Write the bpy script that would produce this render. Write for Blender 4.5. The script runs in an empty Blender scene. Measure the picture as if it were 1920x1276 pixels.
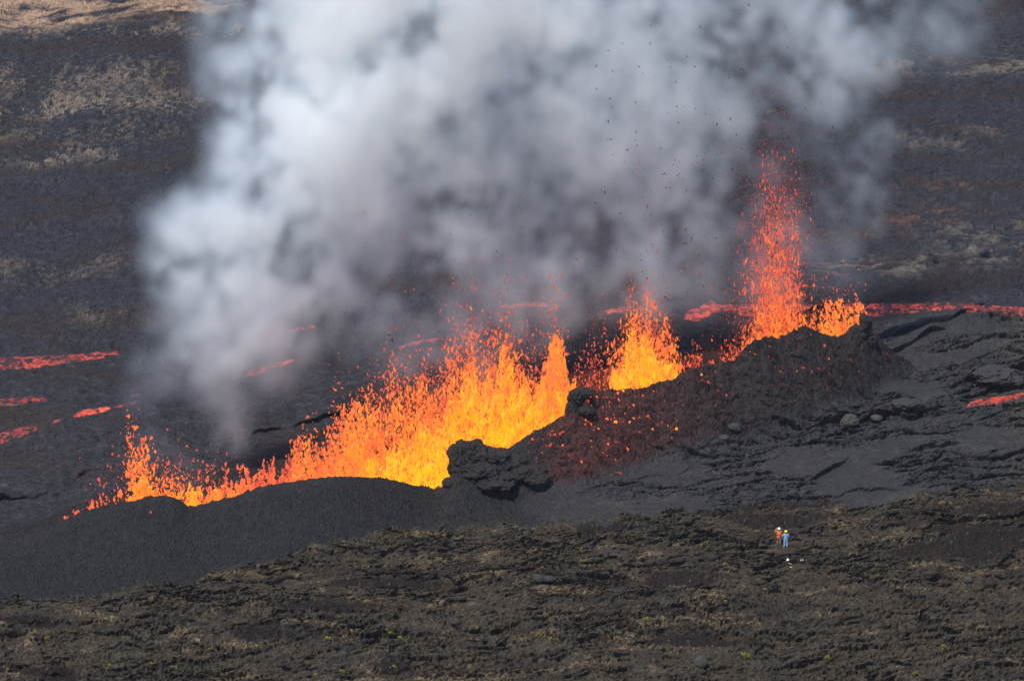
import bpy, bmesh, math, random
import numpy as np
from mathutils import Vector, Matrix, noise as mnoise

random.seed(7)
rng = np.random.default_rng(11)
S = bpy.context.scene
COL = S.collection
R = math.radians

# ------------------------------------------------------------------ camera, sky, sun, exposure
PITCH, F, CX, CY, H = R(16.0), 7782.0, 960.0, 638.0, 129.0
cam_d = bpy.data.cameras.new('camera')
cam = bpy.data.objects.new('camera', cam_d)
COL.objects.link(cam)
cam.location = (0, 0, H)
cam.rotation_euler = (R(90) - PITCH, 0, 0)
cam_d.sensor_width = 36.0
cam_d.lens = 36.0 * F / 1920.0
cam_d.clip_start = 1.0
cam_d.clip_end = 9000.0
S.camera = cam

SUN_EL, SUN_AZ = R(59), R(-150)          # azimuth measured from +Y (away from the camera), negative = left
world = bpy.data.worlds.new('World')
S.world = world
world.use_nodes = True
wn = world.node_tree
sky = wn.nodes.new('ShaderNodeTexSky')
sky.sky_type = 'NISHITA'
sky.sun_disc = False
sky.sun_elevation = SUN_EL
sky.sun_rotation = SUN_AZ
sky.altitude = 2200
bg = wn.nodes['Background']
wn.links.new(sky.outputs[0], bg.inputs[0])
bg.inputs[1].default_value = 0.13

sun_d = bpy.data.lights.new('sun', 'SUN')
sun_d.energy = 4.0
sun_d.angle = R(0.6)
sun_d.color = (1.0, 0.96, 0.90)
sun = bpy.data.objects.new('sun', sun_d)
COL.objects.link(sun)
to_sun = Vector((math.sin(SUN_AZ) * math.cos(SUN_EL), math.cos(SUN_AZ) * math.cos(SUN_EL), math.sin(SUN_EL)))
sun.rotation_euler = to_sun.to_track_quat('Z', 'Y').to_euler()

S.view_settings.view_transform = 'Standard'
S.view_settings.look = 'None'
S.view_settings.exposure = 0.0
S.view_settings.gamma = 1.0
S.view_settings.use_curve_mapping = False
S.render.engine = 'CYCLES'
S.cycles.max_bounces = 16
S.cycles.diffuse_bounces = 2
S.cycles.volume_bounces = 14
S.cycles.volume_step_rate = 1.0
S.cycles.sample_clamp_indirect = 3.0
S.cycles.use_denoising = True
S.cycles.denoiser = 'OPENIMAGEDENOISE'
S.cycles.denoising_input_passes = 'RGB_ALBEDO_NORMAL'
S.cycles.denoising_prefilter = 'ACCURATE'

HAZE = 0.00004

# ------------------------------------------------------------------ small helpers
def I(v, xs, ys):
    return np.interp(v, xs, ys)

def curve(pts):
    a = np.array(pts, float)
    return lambda p: np.interp(p, a[:, 0], a[:, 1])

def sstep(a, b, v):
    t = np.clip((v - a) / (b - a), 0, 1)
    return t * t * (3 - 2 * t)

def smax(a, b, k):
    return 0.5 * (a + b + np.sqrt((a - b) ** 2 + k * k))

ct, st = math.cos(PITCH), math.sin(PITCH)

def base(x, y):
    far = np.maximum(y - 505.0, 0)
    return 0.035 * x + 0.085 * far * far / (far + 60.0)

def ray(px, py):
    u = (px - CX) / F
    v = (CY - py) / F
    dy = ct + v * st
    return u / dy, (-st + v * ct) / dy     # dx/dy, dz/dy

def ground_y(px, py, h=0.0):
    kx, kz = ray(np.asarray(px, float), np.asarray(py, float))
    y = np.full(np.broadcast(kx, kz).shape, 430.0)
    for _ in range(60):
        y = 0.5 * y + 0.5 * np.clip((base(kx * y, y) + h - H) / kz, 200, 3000)
    return y

def pix_at(px, py, y):
    kx, kz = ray(px, py)
    return kx * y, y, H + kz * y

_perm = np.random.default_rng(3).permutation(512).astype(np.int32)
_perm = np.concatenate([_perm, _perm])
_ga = np.random.default_rng(4).random(512) * 2 * np.pi
_gx, _gy = np.cos(_ga).astype(np.float32), np.sin(_ga).astype(np.float32)
_r1 = np.random.default_rng(5).random(512).astype(np.float32)
_r2 = np.random.default_rng(6).random(512).astype(np.float32)
_r3 = np.random.default_rng(8).random(512).astype(np.float32)
_r4 = np.random.default_rng(9).random(512).astype(np.float32)

def _h(i, j):
    return _perm[(_perm[i & 511] + j) & 511]

def perlin(x, y):
    x = np.asarray(x, np.float32); y = np.asarray(y, np.float32)
    xi = np.floor(x).astype(np.int32); yi = np.floor(y).astype(np.int32)
    xf = x - xi; yf = y - yi
    u = xf * xf * xf * (xf * (xf * 6 - 15) + 10); v = yf * yf * yf * (yf * (yf * 6 - 15) + 10)
    def g(a, b):
        k = _h(xi + a, yi + b)
        return _gx[k] * (xf - a) + _gy[k] * (yf - b)
    n0 = g(0, 0) * (1 - u) + g(1, 0) * u
    n1 = g(0, 1) * (1 - u) + g(1, 1) * u
    return (n0 * (1 - v) + n1 * v) * 1.5

def fbm(x, y, o=4, gain=0.5, seed=0.0):
    s = 0; a = 1.0; f = 1.0
    for k in range(o):
        s = s + a * perlin(x * f + 17.3 * k + seed, y * f - 9.1 * k + seed * 1.7)
        a *= gain; f *= 2.03
    return s

def worley(x, y, seed=0):
    """F1, F2 and the nearest cell's random numbers and local offset"""
    x = np.asarray(x, np.float32); y = np.asarray(y, np.float32)
    xi = np.floor(x).astype(np.int32); yi = np.floor(y).astype(np.int32)
    f1 = np.full(x.shape, 9, np.float32); f2 = f1.copy()
    k1 = np.zeros(x.shape, np.int32); ox = np.zeros_like(f1); oy = np.zeros_like(f1)
    for a in (-1, 0, 1):
        for b in (-1, 0, 1):
            k = _h(xi + a + seed * 31, yi + b + seed * 57)
            dx = x - (xi + a + _r1[k]); dy = y - (yi + b + _r2[k])
            d = np.sqrt(dx * dx + dy * dy)
            m = d < f1
            f2 = np.where(m, f1, np.minimum(f2, d))
            f1 = np.where(m, d, f1)
            k1 = np.where(m, k, k1); ox = np.where(m, dx, ox); oy = np.where(m, dy, oy)
    return f1, f2, k1, ox, oy

def slabs(x, y, sx, sy, rot, warp, seed, tilt=0.6, crack=0.35, up=0.5):
    """tilted lava slabs with open cracks between them; unit amplitude"""
    c, s = math.cos(rot), math.sin(rot)
    wx = x + warp * perlin(x * 0.9 / sx + seed, y * 0.9 / sx); wy = y + warp * perlin(x * 0.9 / sx - 40, y * 0.9 / sx + seed)
    X = (c * wx + s * wy) / sx; Y = (-s * wx + c * wy) / sy
    f1, f2, k, ox, oy = worley(X, Y, seed)
    e = f2 - f1
    h = up * (_r3[k] - 0.5) + tilt * ((_r4[k] - 0.5) * 2 * ox + (_r1[k] - 0.62) * 2 * oy)
    h = h - crack * np.exp(-(e / 0.09) ** 2) + 0.25 * np.sqrt(np.clip(e, 0, 1))
    return h, e, _r3[k]

def make_mesh(name, v, faces, smooth=True):
    me = bpy.data.meshes.new(name)
    v = np.ascontiguousarray(v, np.float32); faces = np.ascontiguousarray(faces, np.int32)
    n, k = faces.shape
    me.vertices.add(len(v)); me.vertices.foreach_set('co', v.ravel())
    me.loops.add(n * k); me.loops.foreach_set('vertex_index', faces.ravel())
    me.polygons.add(n); me.polygons.foreach_set('loop_start', np.arange(0, n * k, k, dtype=np.int32))
    me.polygons.foreach_set('use_smooth', np.full(n, smooth))
    me.update(calc_edges=True)
    return me

def attr_f(me, name, a):
    at = me.attributes.new(name, 'FLOAT', 'POINT')
    at.data.foreach_set('value', np.ascontiguousarray(a, np.float32))

def attr_c(me, name, a):
    at = me.attributes.new(name, 'FLOAT_COLOR', 'POINT')
    b = np.ones((len(a), 4), np.float32); b[:, :3] = a
    at.data.foreach_set('color', b.ravel())

def link(name, me, mat=None, parent=None):
    o = bpy.data.objects.new(name, me)
    COL.objects.link(o)
    if mat and not len(me.materials): me.materials.append(mat)
    if parent: o.parent = parent
    return o

def tag(o, label=None, cat=None, group=None, kind=None):
    if label: o['label'] = label
    if cat: o['category'] = cat
    if group: o['group'] = group
    if kind: o['kind'] = kind
    return o

def empty(name, loc, rz=0.0):
    o = bpy.data.objects.new(name, None)
    COL.objects.link(o)
    o.location = loc; o.rotation_euler = (0, 0, rz)
    return o

# ------------------------------------------------------------------ materials
def new_mat(name):
    m = bpy.data.materials.new(name); m.use_nodes = True
    return m, m.node_tree.nodes, m.node_tree.links

def plain(name, col, rough=0.7, var=0.25, scale=8.0):
    m, n, l = new_mat(name)
    b = n['Principled BSDF']; b.inputs['Roughness'].default_value = rough
    t = n.new('ShaderNodeTexNoise'); t.inputs['Scale'].default_value = scale
    co = n.new('ShaderNodeTexCoord'); l.new(co.outputs['Object'], t.inputs['Vector'])
    mx = n.new('ShaderNodeMix'); mx.data_type = 'RGBA'
    mx.inputs[6].default_value = (*[c * (1 - var) for c in col], 1); mx.inputs[7].default_value = (*[min(1, c * (1 + var)) for c in col], 1)
    l.new(t.outputs[0], mx.inputs[0]); l.new(mx.outputs[2], b.inputs['Base Color'])
    return m

def ground_mat(name, rough, scale, bump, lo=0.6, hi=1.4, spec=0.4):
    m, n, l = new_mat(name)
    b = n['Principled BSDF']
    b.inputs['Roughness'].default_value = rough
    b.inputs['Specular IOR Level'].default_value = spec
    at = n.new('ShaderNodeAttribute'); at.attribute_name = 'albedo'
    geo = n.new('ShaderNodeNewGeometry')
    t = n.new('ShaderNodeTexNoise'); t.inputs['Scale'].default_value = scale; t.inputs['Detail'].default_value = 5; t.inputs['Roughness'].default_value = 0.7
    l.new(geo.outputs['Position'], t.inputs['Vector'])
    mr = n.new('ShaderNodeMapRange'); mr.inputs[1].default_value = 0.3; mr.inputs[2].default_value = 0.7
    mr.inputs[3].default_value = lo; mr.inputs[4].default_value = hi
    l.new(t.outputs[0], mr.inputs[0])
    mx = n.new('ShaderNodeVectorMath'); mx.operation = 'SCALE'
    l.new(at.outputs['Color'], mx.inputs[0]); l.new(mr.outputs[0], mx.inputs[3])
    l.new(mx.outputs[0], b.inputs['Base Color'])
    bp = n.new('ShaderNodeBump'); bp.inputs['Strength'].default_value = 1.0; bp.inputs['Distance'].default_value = bump
    l.new(t.outputs[0], bp.inputs['Height']); l.new(bp.outputs[0], b.inputs['Normal'])
    return m

RAMP = [(0.0, (0.0, 0.0, 0.0)), (0.10, (0.02, 0.001, 0.001)), (0.22, (0.30, 0.018, 0.012)), (0.38, (0.85, 0.085, 0.035)),
        (0.58, (1.15, 0.20, 0.028)), (0.78, (1.2, 0.35, 0.012)), (1.0, (1.25, 0.58, 0.006))]

def lava_mat(name, strength=1.0, const=None, fine=0.0, scale=2.0, sampling='NONE'):
    m, n, l = new_mat(name)
    b = n['Principled BSDF']
    b.inputs['Base Color'].default_value = (0.022, 0.019, 0.018, 1)
    b.inputs['Roughness'].default_value = 0.6
    rp = n.new('ShaderNodeValToRGB')
    while len(rp.color_ramp.elements) < len(RAMP): rp.color_ramp.elements.new(0.5)
    for e, (p, c) in zip(rp.color_ramp.elements, RAMP):
        e.position = p; e.color = (*c, 1)
    if const is None:
        at = n.new('ShaderNodeAttribute'); at.attribute_name = 'temp'; src = at.outputs['Fac']
    else:
        v = n.new('ShaderNodeValue'); v.outputs[0].default_value = const; src = v.outputs[0]
    if fine:
        geo = n.new('ShaderNodeNewGeometry')
        t = n.new('ShaderNodeTexNoise'); t.inputs['Scale'].default_value = scale; t.inputs['Detail'].default_value = 4; t.inputs['Roughness'].default_value = 0.65
        l.new(geo.outputs['Position'], t.inputs['Vector'])
        mr = n.new('ShaderNodeMapRange'); mr.inputs[1].default_value = 0.3; mr.inputs[2].default_value = 0.7
        mr.inputs[3].default_value = -fine; mr.inputs[4].default_value = fine
        l.new(t.outputs[0], mr.inputs[0])
        ad = n.new('ShaderNodeMath'); ad.operation = 'ADD'
        l.new(src, ad.inputs[0]); l.new(mr.outputs[0], ad.inputs[1]); src = ad.outputs[0]
    l.new(src, rp.inputs[0])
    l.new(rp.outputs[0], b.inputs['Emission Color'])
    b.inputs['Emission Strength'].default_value = strength
    m.cycles.emission_sampling = sampling
    return m

M_old = ground_mat('old_pahoehoe', 0.8, 2.6, 0.10, 0.5, 1.5, 0.12)
M_cinder = ground_mat('black_cinder', 0.85, 6.0, 0.12, 0.4, 1.6, 0.15)
M_spatter = ground_mat('welded_spatter', 0.75, 3.4, 0.12, 0.5, 1.5, 0.2)
M_young = ground_mat('young_lava', 0.75, 3.4, 0.10, 0.55, 1.45, 0.25)
M_plain = ground_mat('dark_plain', 0.85, 1.5, 0.10, 0.55, 1.45, 0.15)
M_lava = lava_mat('flying_lava')
M_flow = lava_mat('lava_flow_surface', 0.9, None, 0.16, 2.2)

# ------------------------------------------------------------------ the fissure in plan: front rim, back rim
py_front = curve([(-300, 1075), (0, 1032), (300, 1012), (640, 985), (850, 935), (1060, 872), (1290, 806), (1510, 742), (1625, 712), (1720, 694), (1920, 650), (2300, 560)])
sil_front = curve([(-300, 1078), (-60, 1034), (0, 1020), (60, 999), (120, 976), (160, 960), (200, 945), (240, 937), (300, 927), (325, 928), (342, 936), (354, 946), (368, 946),
                   (400, 938), (450, 925), (500, 909), (560, 897), (600, 892), (640, 890), (700, 892), (750, 900), (790, 911), (815, 917), (835, 905),
                   (862, 868), (900, 852), (945, 842), (957, 836), (1000, 806), (1040, 787), (1058, 779), (1064, 752), (1076, 731), (1100, 727), (1145, 733), (1200, 722),
                   (1250, 715), (1270, 703), (1290, 689), (1330, 683), (1380, 673), (1395, 655), (1412, 641), (1450, 632), (1485, 618), (1510, 610), (1535, 620),
                   (1572, 628), (1590, 617), (1612, 604), (1622, 598), (1634, 622), (1660, 648), (1690, 672), (1720, 690), (1740, 690), (1920, 652), (2300, 562)])
width_m = curve([(-300, 2), (0, 5), (200, 9), (500, 11), (700, 13), (950, 15), (1200, 13), (1400, 11), (1600, 10), (1720, 5), (1900, 2)])
sil_back = curve([(-300, 1060), (0, 1010), (60, 985), (110, 958), (160, 935), (230, 915), (300, 915), (380, 915), (450, 888), (560, 848), (640, 800), (700, 765), (760, 737),
                  (830, 718), (950, 705), (1050, 705), (1120, 690), (1200, 690), (1270, 672), (1300, 660), (1350, 655), (1390, 648), (1420, 612), (1480, 588),
                  (1540, 576), (1580, 574), (1612, 582), (1640, 640), (1700, 690), (1800, 690), (1920, 650), (2300, 560)])
front_tan = curve([(0, 0.36), (600, 0.44), (800, 0.46), (1000, 0.62), (1150, 0.72), (1400, 0.62), (1550, 0.66), (1620, 0.75), (1720, 0.6)])

def rim_h(px, sil, y):
    x, _, z = pix_at(px, sil(px), y)
    return np.maximum(z - base(x, y), 0.0)

def front_y(px): return ground_y(px, py_front(px))
PXS = np.linspace(-400, 2400, 1401)
_fy = front_y(PXS)
_ker = np.hanning(61); _ker /= _ker.sum()
_fy = np.convolve(np.pad(_fy, 30, mode='edge'), _ker, 'valid')
_fh = rim_h(PXS, sil_front, _fy)
_by = _fy + width_m(PXS)
_bh = rim_h(PXS, sil_back, _by)
yf_of = lambda p: np.interp(p, PXS, _fy)
hf_of = lambda p: np.interp(p, PXS, _fh)
yb_of = lambda p: np.interp(p, PXS, _by)
hb_of = lambda p: np.interp(p, PXS, _bh)
_k2 = np.hanning(101); _k2 /= _k2.sum()
_fhs = np.convolve(np.pad(_fh, 50, mode='edge'), _k2, 'valid')

# ------------------------------------------------------------------ terrain sheet
step_c = 2.15
pxc = np.concatenate([[-5000, -2500, -1200, -700, -450, -330], np.arange(-240, 2161, step_c), [2250, 2370, 2620, 3100, 4400, 7000]])
pyr = np.concatenate([np.arange(1312, 1120, -1.7), np.arange(1120, 655, -1.02), np.arange(655, -70, -2.0)])
yr = ground_y(np.full(len(pyr), CX), pyr)
yr = np.concatenate([[120, 200, 260, 300], yr, yr[-1] + np.array([12, 30, 60, 120, 250, 500, 1000])])
NR, NC = len(yr), len(pxc)
PXg, Yg = np.meshgrid(pxc, yr)
dcol = Yg * ct + H * st
Xg = (PXg - CX) / F * dcol
B = base(Xg, Yg)
# where each ground point would fall in the picture before relief: used to lay out zones
dep = Yg * ct + (H - B) * st
PYg = CY - F * (Yg * st + (B - H) * ct) / dep * 1.0
X = Xg.astype(np.float32); Y = Yg.astype(np.float32); PX = PXg.astype(np.float32); PY = PYg.astype(np.float32)

n_big = fbm(X / 16, Y / 16, 3)
n_mid = fbm(X / 4.5, Y / 4.5, 4, seed=5)
n_fine = fbm(X / 1.1, Y / 1.1, 3, 0.6, seed=9)
n_edge = fbm(X / 3.0, Y / 6.0, 4, 0.6, seed=21)
wig = n_edge * 16
bound_fg = curve([(-300, 1165), (0, 1128), (180, 1108), (330, 1096), (430, 1062), (560, 1036), (640, 1018), (740, 992), (900, 984), (1000, 988), (1130, 975), (1200, 966),
                  (1330, 948), (1500, 934), (1600, 944), (1700, 940), (1800, 922), (1920, 900), (2300, 860)])

# ridge of the fissure
yf = np.interp(PX, PXS, _fy).astype(np.float32); hf = np.interp(PX, PXS, _fh).astype(np.float32)
yb = np.interp(PX, PXS, _by).astype(np.float32); hb = np.interp(PX, PXS, _bh).astype(np.float32)
hf = hf + (sstep(1060, 1100, PX) * (1 - sstep(1640, 1700, PX)) * (0.22 * perlin(X / 0.8, 0 * X + .3) + 0.16 * perlin(X / 0.33, 0 * X + .7))).astype(np.float32) * (hf > 1)
tanf = front_tan(PX).astype(np.float32)
on_spat = sstep(970, 1050, PX) * (1 - sstep(1690, 1760, PX))
d_f = yf - Y                       # > 0 on the camera side of the front rim
d_b = Y - yb
hfs = np.interp(PX, PXS, _fhs).astype(np.float32)
mixd = sstep(0.0, 5.5, d_f + 0.8 * n_mid)
front = smax(hf * (1 - mixd) + hfs * mixd - tanf * np.maximum(d_f, 0), 0 * hf, 0.5) - 0.10
back = smax(hb - 0.5 * np.maximum(d_b, 0), 0 * hb, 0.6) - 0.14
t_in = np.clip((Y - yf) / np.maximum(yb - yf, 0.5), 0, 1)
floor_ = np.minimum(hf, hb) * 0.12
wall_f = hf - (Y - yf) * 1.9
wall_b = hb - (yb - Y) * 1.15
inside = np.maximum(np.maximum(wall_f, wall_b), floor_)
ridge = np.where(d_f >= 0, front, np.where(d_b >= 0, back, inside))
ridge = np.where((hf + hb) < 0.3, 0, ridge)
in_cr = (d_f < 0) & (d_b < 0)
old = sstep(-5, 5, PY - np.where(d_f > 0, np.maximum(ridge, 0), 0) * 0.96 * F / dep + wig * 0.8 - bound_fg(PX)).astype(np.float32)
slope_zone = sstep(0.15, 0.9, ridge) * (d_f >= -1.0)
apron = np.where((PX < 1080), sstep(0.02, 0.2, ridge), sstep(0.2, 0.8, ridge))

# ledges in the young lava: the ground behind the line stands higher
ledge_sum = np.zeros_like(X)
def ledge(pts, h, L, hw=0.12):
    a = np.array(pts, float)
    yy = ground_y(a[:, 0], a[:, 1])
    yl = np.interp(PX, a[:, 0], yy) + 1.6 * perlin(X / 4.0, Y / 9 + 3.3) + 0.5 * perlin(X / 1.3, Y / 5)
    hh = h * (0.65 + 0.7 * perlin(X / 3.1 + h * 9, Y / 9)) * sstep(a[0, 0] - 14, a[0, 0] + 22, PX) * (1 - sstep(a[-1, 0] - 22, a[-1, 0] + 14, PX))
    d = Y - yl
    return hh * sstep(-hw, hw, d) * np.exp(-np.maximum(d, 0) / L)
LEDGES = [([(1415, 812), (1480, 806), (1560, 797), (1610, 785), (1650, 778), (1690, 772)], 1.5, 7), ([(1672, 772), (1700, 778), (1760, 778)], 1.5, 5),
          ([(1790, 720), (1830, 704), (1870, 698), (1990, 690)], 1.7, 8), ([(1795, 743), (1850, 731), (1920, 717), (2000, 700)], 1.1, 6),
          ([(1640, 664), (1700, 650), (1770, 636)], 0.9, 5), ([(1670, 634), (1740, 620), (1820, 612), (1900, 612)], 0.8, 6),
          ([(1360, 806), (1385, 802)], 0.9, 2),
          ([(1500, 905), (1560, 880), (1590, 862)], 0.7, 5), ([(1730, 892), (1790, 882)], 0.6, 4), ([(1680, 858), (1770, 838), (1800, 830)], 0.5, 4),
          ([(1640, 820), (1720, 812), (1790, 800)], 0.35, 4), ([(1180, 905), (1240, 892), (1290, 880)], 0.45, 4), ([(1560, 930), (1640, 918), (1700, 924)], 0.5, 4),
          ([(-80, 948), (0, 932), (60, 924), (120, 908), (165, 890)], 0.9, 5), ([(470, 812), (540, 795), (610, 780), (690, 765)], 0.8, 5),
          ([(1550, 1080), (1720, 1072), (1815, 1086), (1900, 1050)], 0.6, 5), ([(1190, 1108), (1260, 1112), (1330, 1098)], 0.5, 3), ([(995, 1092), (1040, 1092)], 0.7, 1.5),
          ([(1640, 1000), (1750, 990), (1850, 972), (1960, 960)], 0.6, 5), ([(690, 1262), (730, 1262), (770, 1246)], 0.6, 3), ([(330, 1122), (420, 1130), (520, 1136), (640, 1140)], 0.35, 4),
          ([(-60, 1180), (60, 1170), (140, 1166)], 0.4, 4), ([(1130, 1180), (1250, 1188), (1380, 1180), (1500, 1190)], 0.4, 5), ([(-60, 1262), (60, 1264), (120, 1262)], 0.6, 4)]
def mound(px, py, rx, ry, h):
    xm, ym = pix_at(px, 0, float(ground_y(px, py)))[0], float(ground_y(px, py))
    return h * np.exp(-(((X - xm) / rx) ** 2 + ((Y - ym) / ry) ** 2))
mounds = mound(1835, 618, 3.2, 4.0, 1.7) + mound(1760, 640, 5, 4, 0.9) + mound(1900, 650, 4, 4, 0.9)
for p, h, L in LEDGES: ledge_sum += ledge(p, h, L)

FLOWS = [
    ([(-160, 672), (0, 668), (120, 665), (180, 661), (232, 656)], [(-160, 715), (0, 696), (60, 692), (140, 680), (190, 672), (232, 663)], 'broad red lava stream at the left edge, uppermost of three', 0.36, dict(seed=0, edge_hot=0.10)),
    ([(-160, 752), (0, 749), (50, 744), (96, 744)], [(-160, 772), (0, 762), (45, 760), (70, 754), (96, 750)], 'short red lava stream at the left edge between two longer streams', 0.35, dict(seed=1)),
    ([(-160, 832), (0, 811), (40, 800), (78, 794)], [(-160, 866), (0, 833), (40, 819), (78, 804)], 'red lava stream at the left edge, lowest of three', 0.36, dict(seed=2)),
    ([(88, 794), (124, 781)], [(88, 798), (124, 786)], 'thin red lava thread between two wider stretches of the lowest stream', 0.36, dict(seed=3)),
    ([(130, 781), (150, 771), (170, 768), (215, 760)], [(130, 785), (150, 782), (170, 778), (215, 768)], 'bright orange short lava stretch left of the leftmost fountain', 0.52, dict(seed=4)),
    ([(205, 764), (240, 756), (270, 749)], [(205, 768), (240, 761), (270, 755)], 'thin dim red lava thread at the foot of the left smoke column', 0.34, dict(seed=5)),
    ([(238, 741), (275, 737)], [(238, 745), (275, 740)], 'tiny dim red lava streak above the thin thread under smoke', 0.32, dict(seed=6)),
    ([(455, 702), (480, 690), (510, 682), (560, 670)], [(455, 708), (480, 706), (510, 694), (560, 675)], 'dim red lava stretch seen through thin smoke behind the left fountain', 0.36, dict(seed=7)),
    ([(480, 617), (540, 618), (600, 608)], [(480, 621), (540, 624), (600, 614)], 'thin red lava thread crossing behind the left smoke column', 0.36, dict(seed=8)),
    ([(740, 650), (780, 640), (830, 631)], [(740, 655), (780, 648), (830, 638)], 'faint red lava streak behind the spray of the main fountain', 0.36, dict(seed=9)),
    ([(930, 574), (990, 568), (1060, 570)], [(930, 579), (990, 576), (1060, 576)], 'faint pink lava streak behind the drifting red clots', 0.35, dict(seed=10)),
    ([(1112, 588), (1160, 577), (1190, 572)], [(1112, 594), (1160, 586), (1190, 582)], 'pink lava streak beside the yellow fountain on the spatter cone', 0.38, dict(seed=11)),
    ([(1275, 588), (1310, 575), (1335, 562), (1350, 572), (1400, 571), (1450, 576), (1530, 570), (1640, 568)], [(1275, 598), (1310, 605), (1335, 590), (1350, 584), (1400, 594), (1450, 598), (1530, 594), (1640, 594)], 'pink glowing lava pond behind the tall fountain', 0.370, dict(seed=12)),
    ([(1612, 572), (1640, 569), (1720, 569), (1780, 568), (1830, 572), (1920, 576), (2100, 588)], [(1612, 592), (1640, 595), (1720, 587), (1780, 581), (1830, 588), (1920, 597), (2100, 618)], 'wide pink lava river leaving the spatter cone towards the right edge', 0.335, dict(raise_=0.3, cr=0.8, seed=13)),
    ([(1806, 762), (1830, 748), (1870, 744), (1920, 736), (2060, 712)], [(1806, 764), (1830, 764), (1870, 758), (1920, 745), (2060, 722)], 'smooth red lava tongue under the dark ledge at the right edge', 0.42, dict(cr=0.1, seed=14)),
    ([(1135, 888), (1160, 886), (1176, 884)], [(1135, 892), (1160, 891), (1176, 888)], 'tiny red lava streak at the foot of the red slope', 0.32, dict(seed=15))]
bed = np.zeros_like(X)
for up_, lo_, _, _, _ in FLOWS:
    u_ = np.array(up_, float); l_ = np.array(lo_, float)
    cu = np.interp(PX, u_[:, 0], u_[:, 1]); cl = np.interp(PX, l_[:, 0], l_[:, 1])
    bed = np.maximum(bed, sstep(-5, 0, PY - cu) * (1 - sstep(0, 5, PY - cl)) * sstep(-8, 0, PX - u_[0, 0]) * (1 - sstep(0, 8, PX - u_[-1, 0])))
ledge_sum *= 1 - bed
# relief of each kind of ground
flat = np.ones_like(X)
for (fx, fy, rx, ry) in [(1466, 1026, 26, 9), (1483, 1060, 16, 7), (1505, 1057, 16, 7)]:
    flat *= 1 - np.exp(-(((PX - fx) / rx) ** 2 + ((PY - fy) / ry) ** 2) ** 2)
s1, e1, c1 = slabs(X, Y, 3.4, 1.7, 0.16, 1.0, 1, 0.5, 0.5, 0.9)
s2, e2, c2 = slabs(X, Y, 1.8, 0.75, 0.15, 0.6, 2, 0.5, 0.6, 0.9)
s2b, e2b, c2b = slabs(X, Y, 0.85, 0.40, 0.2, 0.3, 9, 0.5, 0.5, 0.9)
ropes = np.sin((Y * 1.0 + X * 0.25 + 1.6 * n_mid) * 9.0 + 3 * n_fine) * sstep(0.25, 0.6, perlin(X / 5 + 8, Y / 5))
rough = sstep(-0.2, 0.35, fbm(X / 12, Y / 9, 2, seed=33))
rough2 = sstep(-0.3, 0.3, fbm(X / 5, Y / 3, 3, seed=35))
wx_ = X + 0.8 * n_mid; wy_ = Y - 0.22 * X + 0.5 * perlin(X / 1.4, Y / 1.4 + 7)
wr = (1 - 2.2 * np.abs(perlin(wx_ / 1.7, wy_ / 0.55))) * 0.6 + (1 - 2.2 * np.abs(perlin(wx_ / 0.8 + 5, wy_ / 0.28))) * 0.35
wr *= 0.35 + 0.65 * sstep(-0.3, 0.3, fbm(X / 3, Y / 2, 2, seed=77))
o_old = (0.17 * wr + (0.14 + 0.34 * rough) * s1 + (0.14 + 0.30 * rough2) * s2 + (0.08 + 0.13 * rough) * s2b) * flat
z_old = 0.42 * n_big + 0.25 * n_mid * flat + o_old + 0.045 * ropes * flat + 0.03 * n_fine
rnd = rng.normal(0, 1, X.shape).astype(np.float32)
z_cin = 0.10 * n_mid + 0.06 * n_fine + 0.06 * rnd
s3, e3, c3 = slabs(X, Y, 6.0, 2.6, 0.24, 1.8, 4, 0.45, 0.5, 0.9)
yrough = sstep(-0.25, 0.35, fbm(X / 14, Y / 10, 2, seed=41) + 0.35 * sstep(840, 930, PY) + 0.25 * sstep(1640, 1800, PX) - 0.5 * sstep(1400, 1000, PX))
o_yng = (1 - bed) * yrough * (0.60 * s3 + 0.36 * s1 + 0.24 * s2 + 0.10 * s2b)
z_yng = 0.45 * n_big + 0.25 * n_mid + o_yng + 0.03 * n_fine + 0.02 * rnd
o_pln = 0.6 * ((0.10 + 0.1 * rough) * s3 + 0.20 * s1 + (0.08 + 0.12 * rough2) * s2) * (1 - 0.9 * bed)
z_pln = 0.8 * n_big + (0.30 * n_mid + 0.08 * n_fine + 0.02 * rnd) * (1 - 0.8 * bed) + o_pln
f1, f2, kk, _, _ = worley(X / 1.5 + 0.25 * n_mid, Y / 0.95 + 0.25 * n_mid, 6)
h1, h2, hk, _, _ = worley(X / 0.62 + 0.2 * n_fine, Y / 0.42, 16)
g1, g2, _, _, _ = worley(X / 0.34, Y / 0.24, 7)
lumps = 1.7 * (0.42 * (0.8 - f1) * (0.2 + 1.2 * _r3[kk]) + 0.17 * (0.75 - h1) * (0.3 + 1.2 * _r4[hk]) + 0.06 * (0.7 - g1) + 0.025 * rnd)
z_spt = lumps * (0.5 + 0.8 * sstep(-0.1, 0.4, n_mid)) + 0.20 * n_mid

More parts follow.
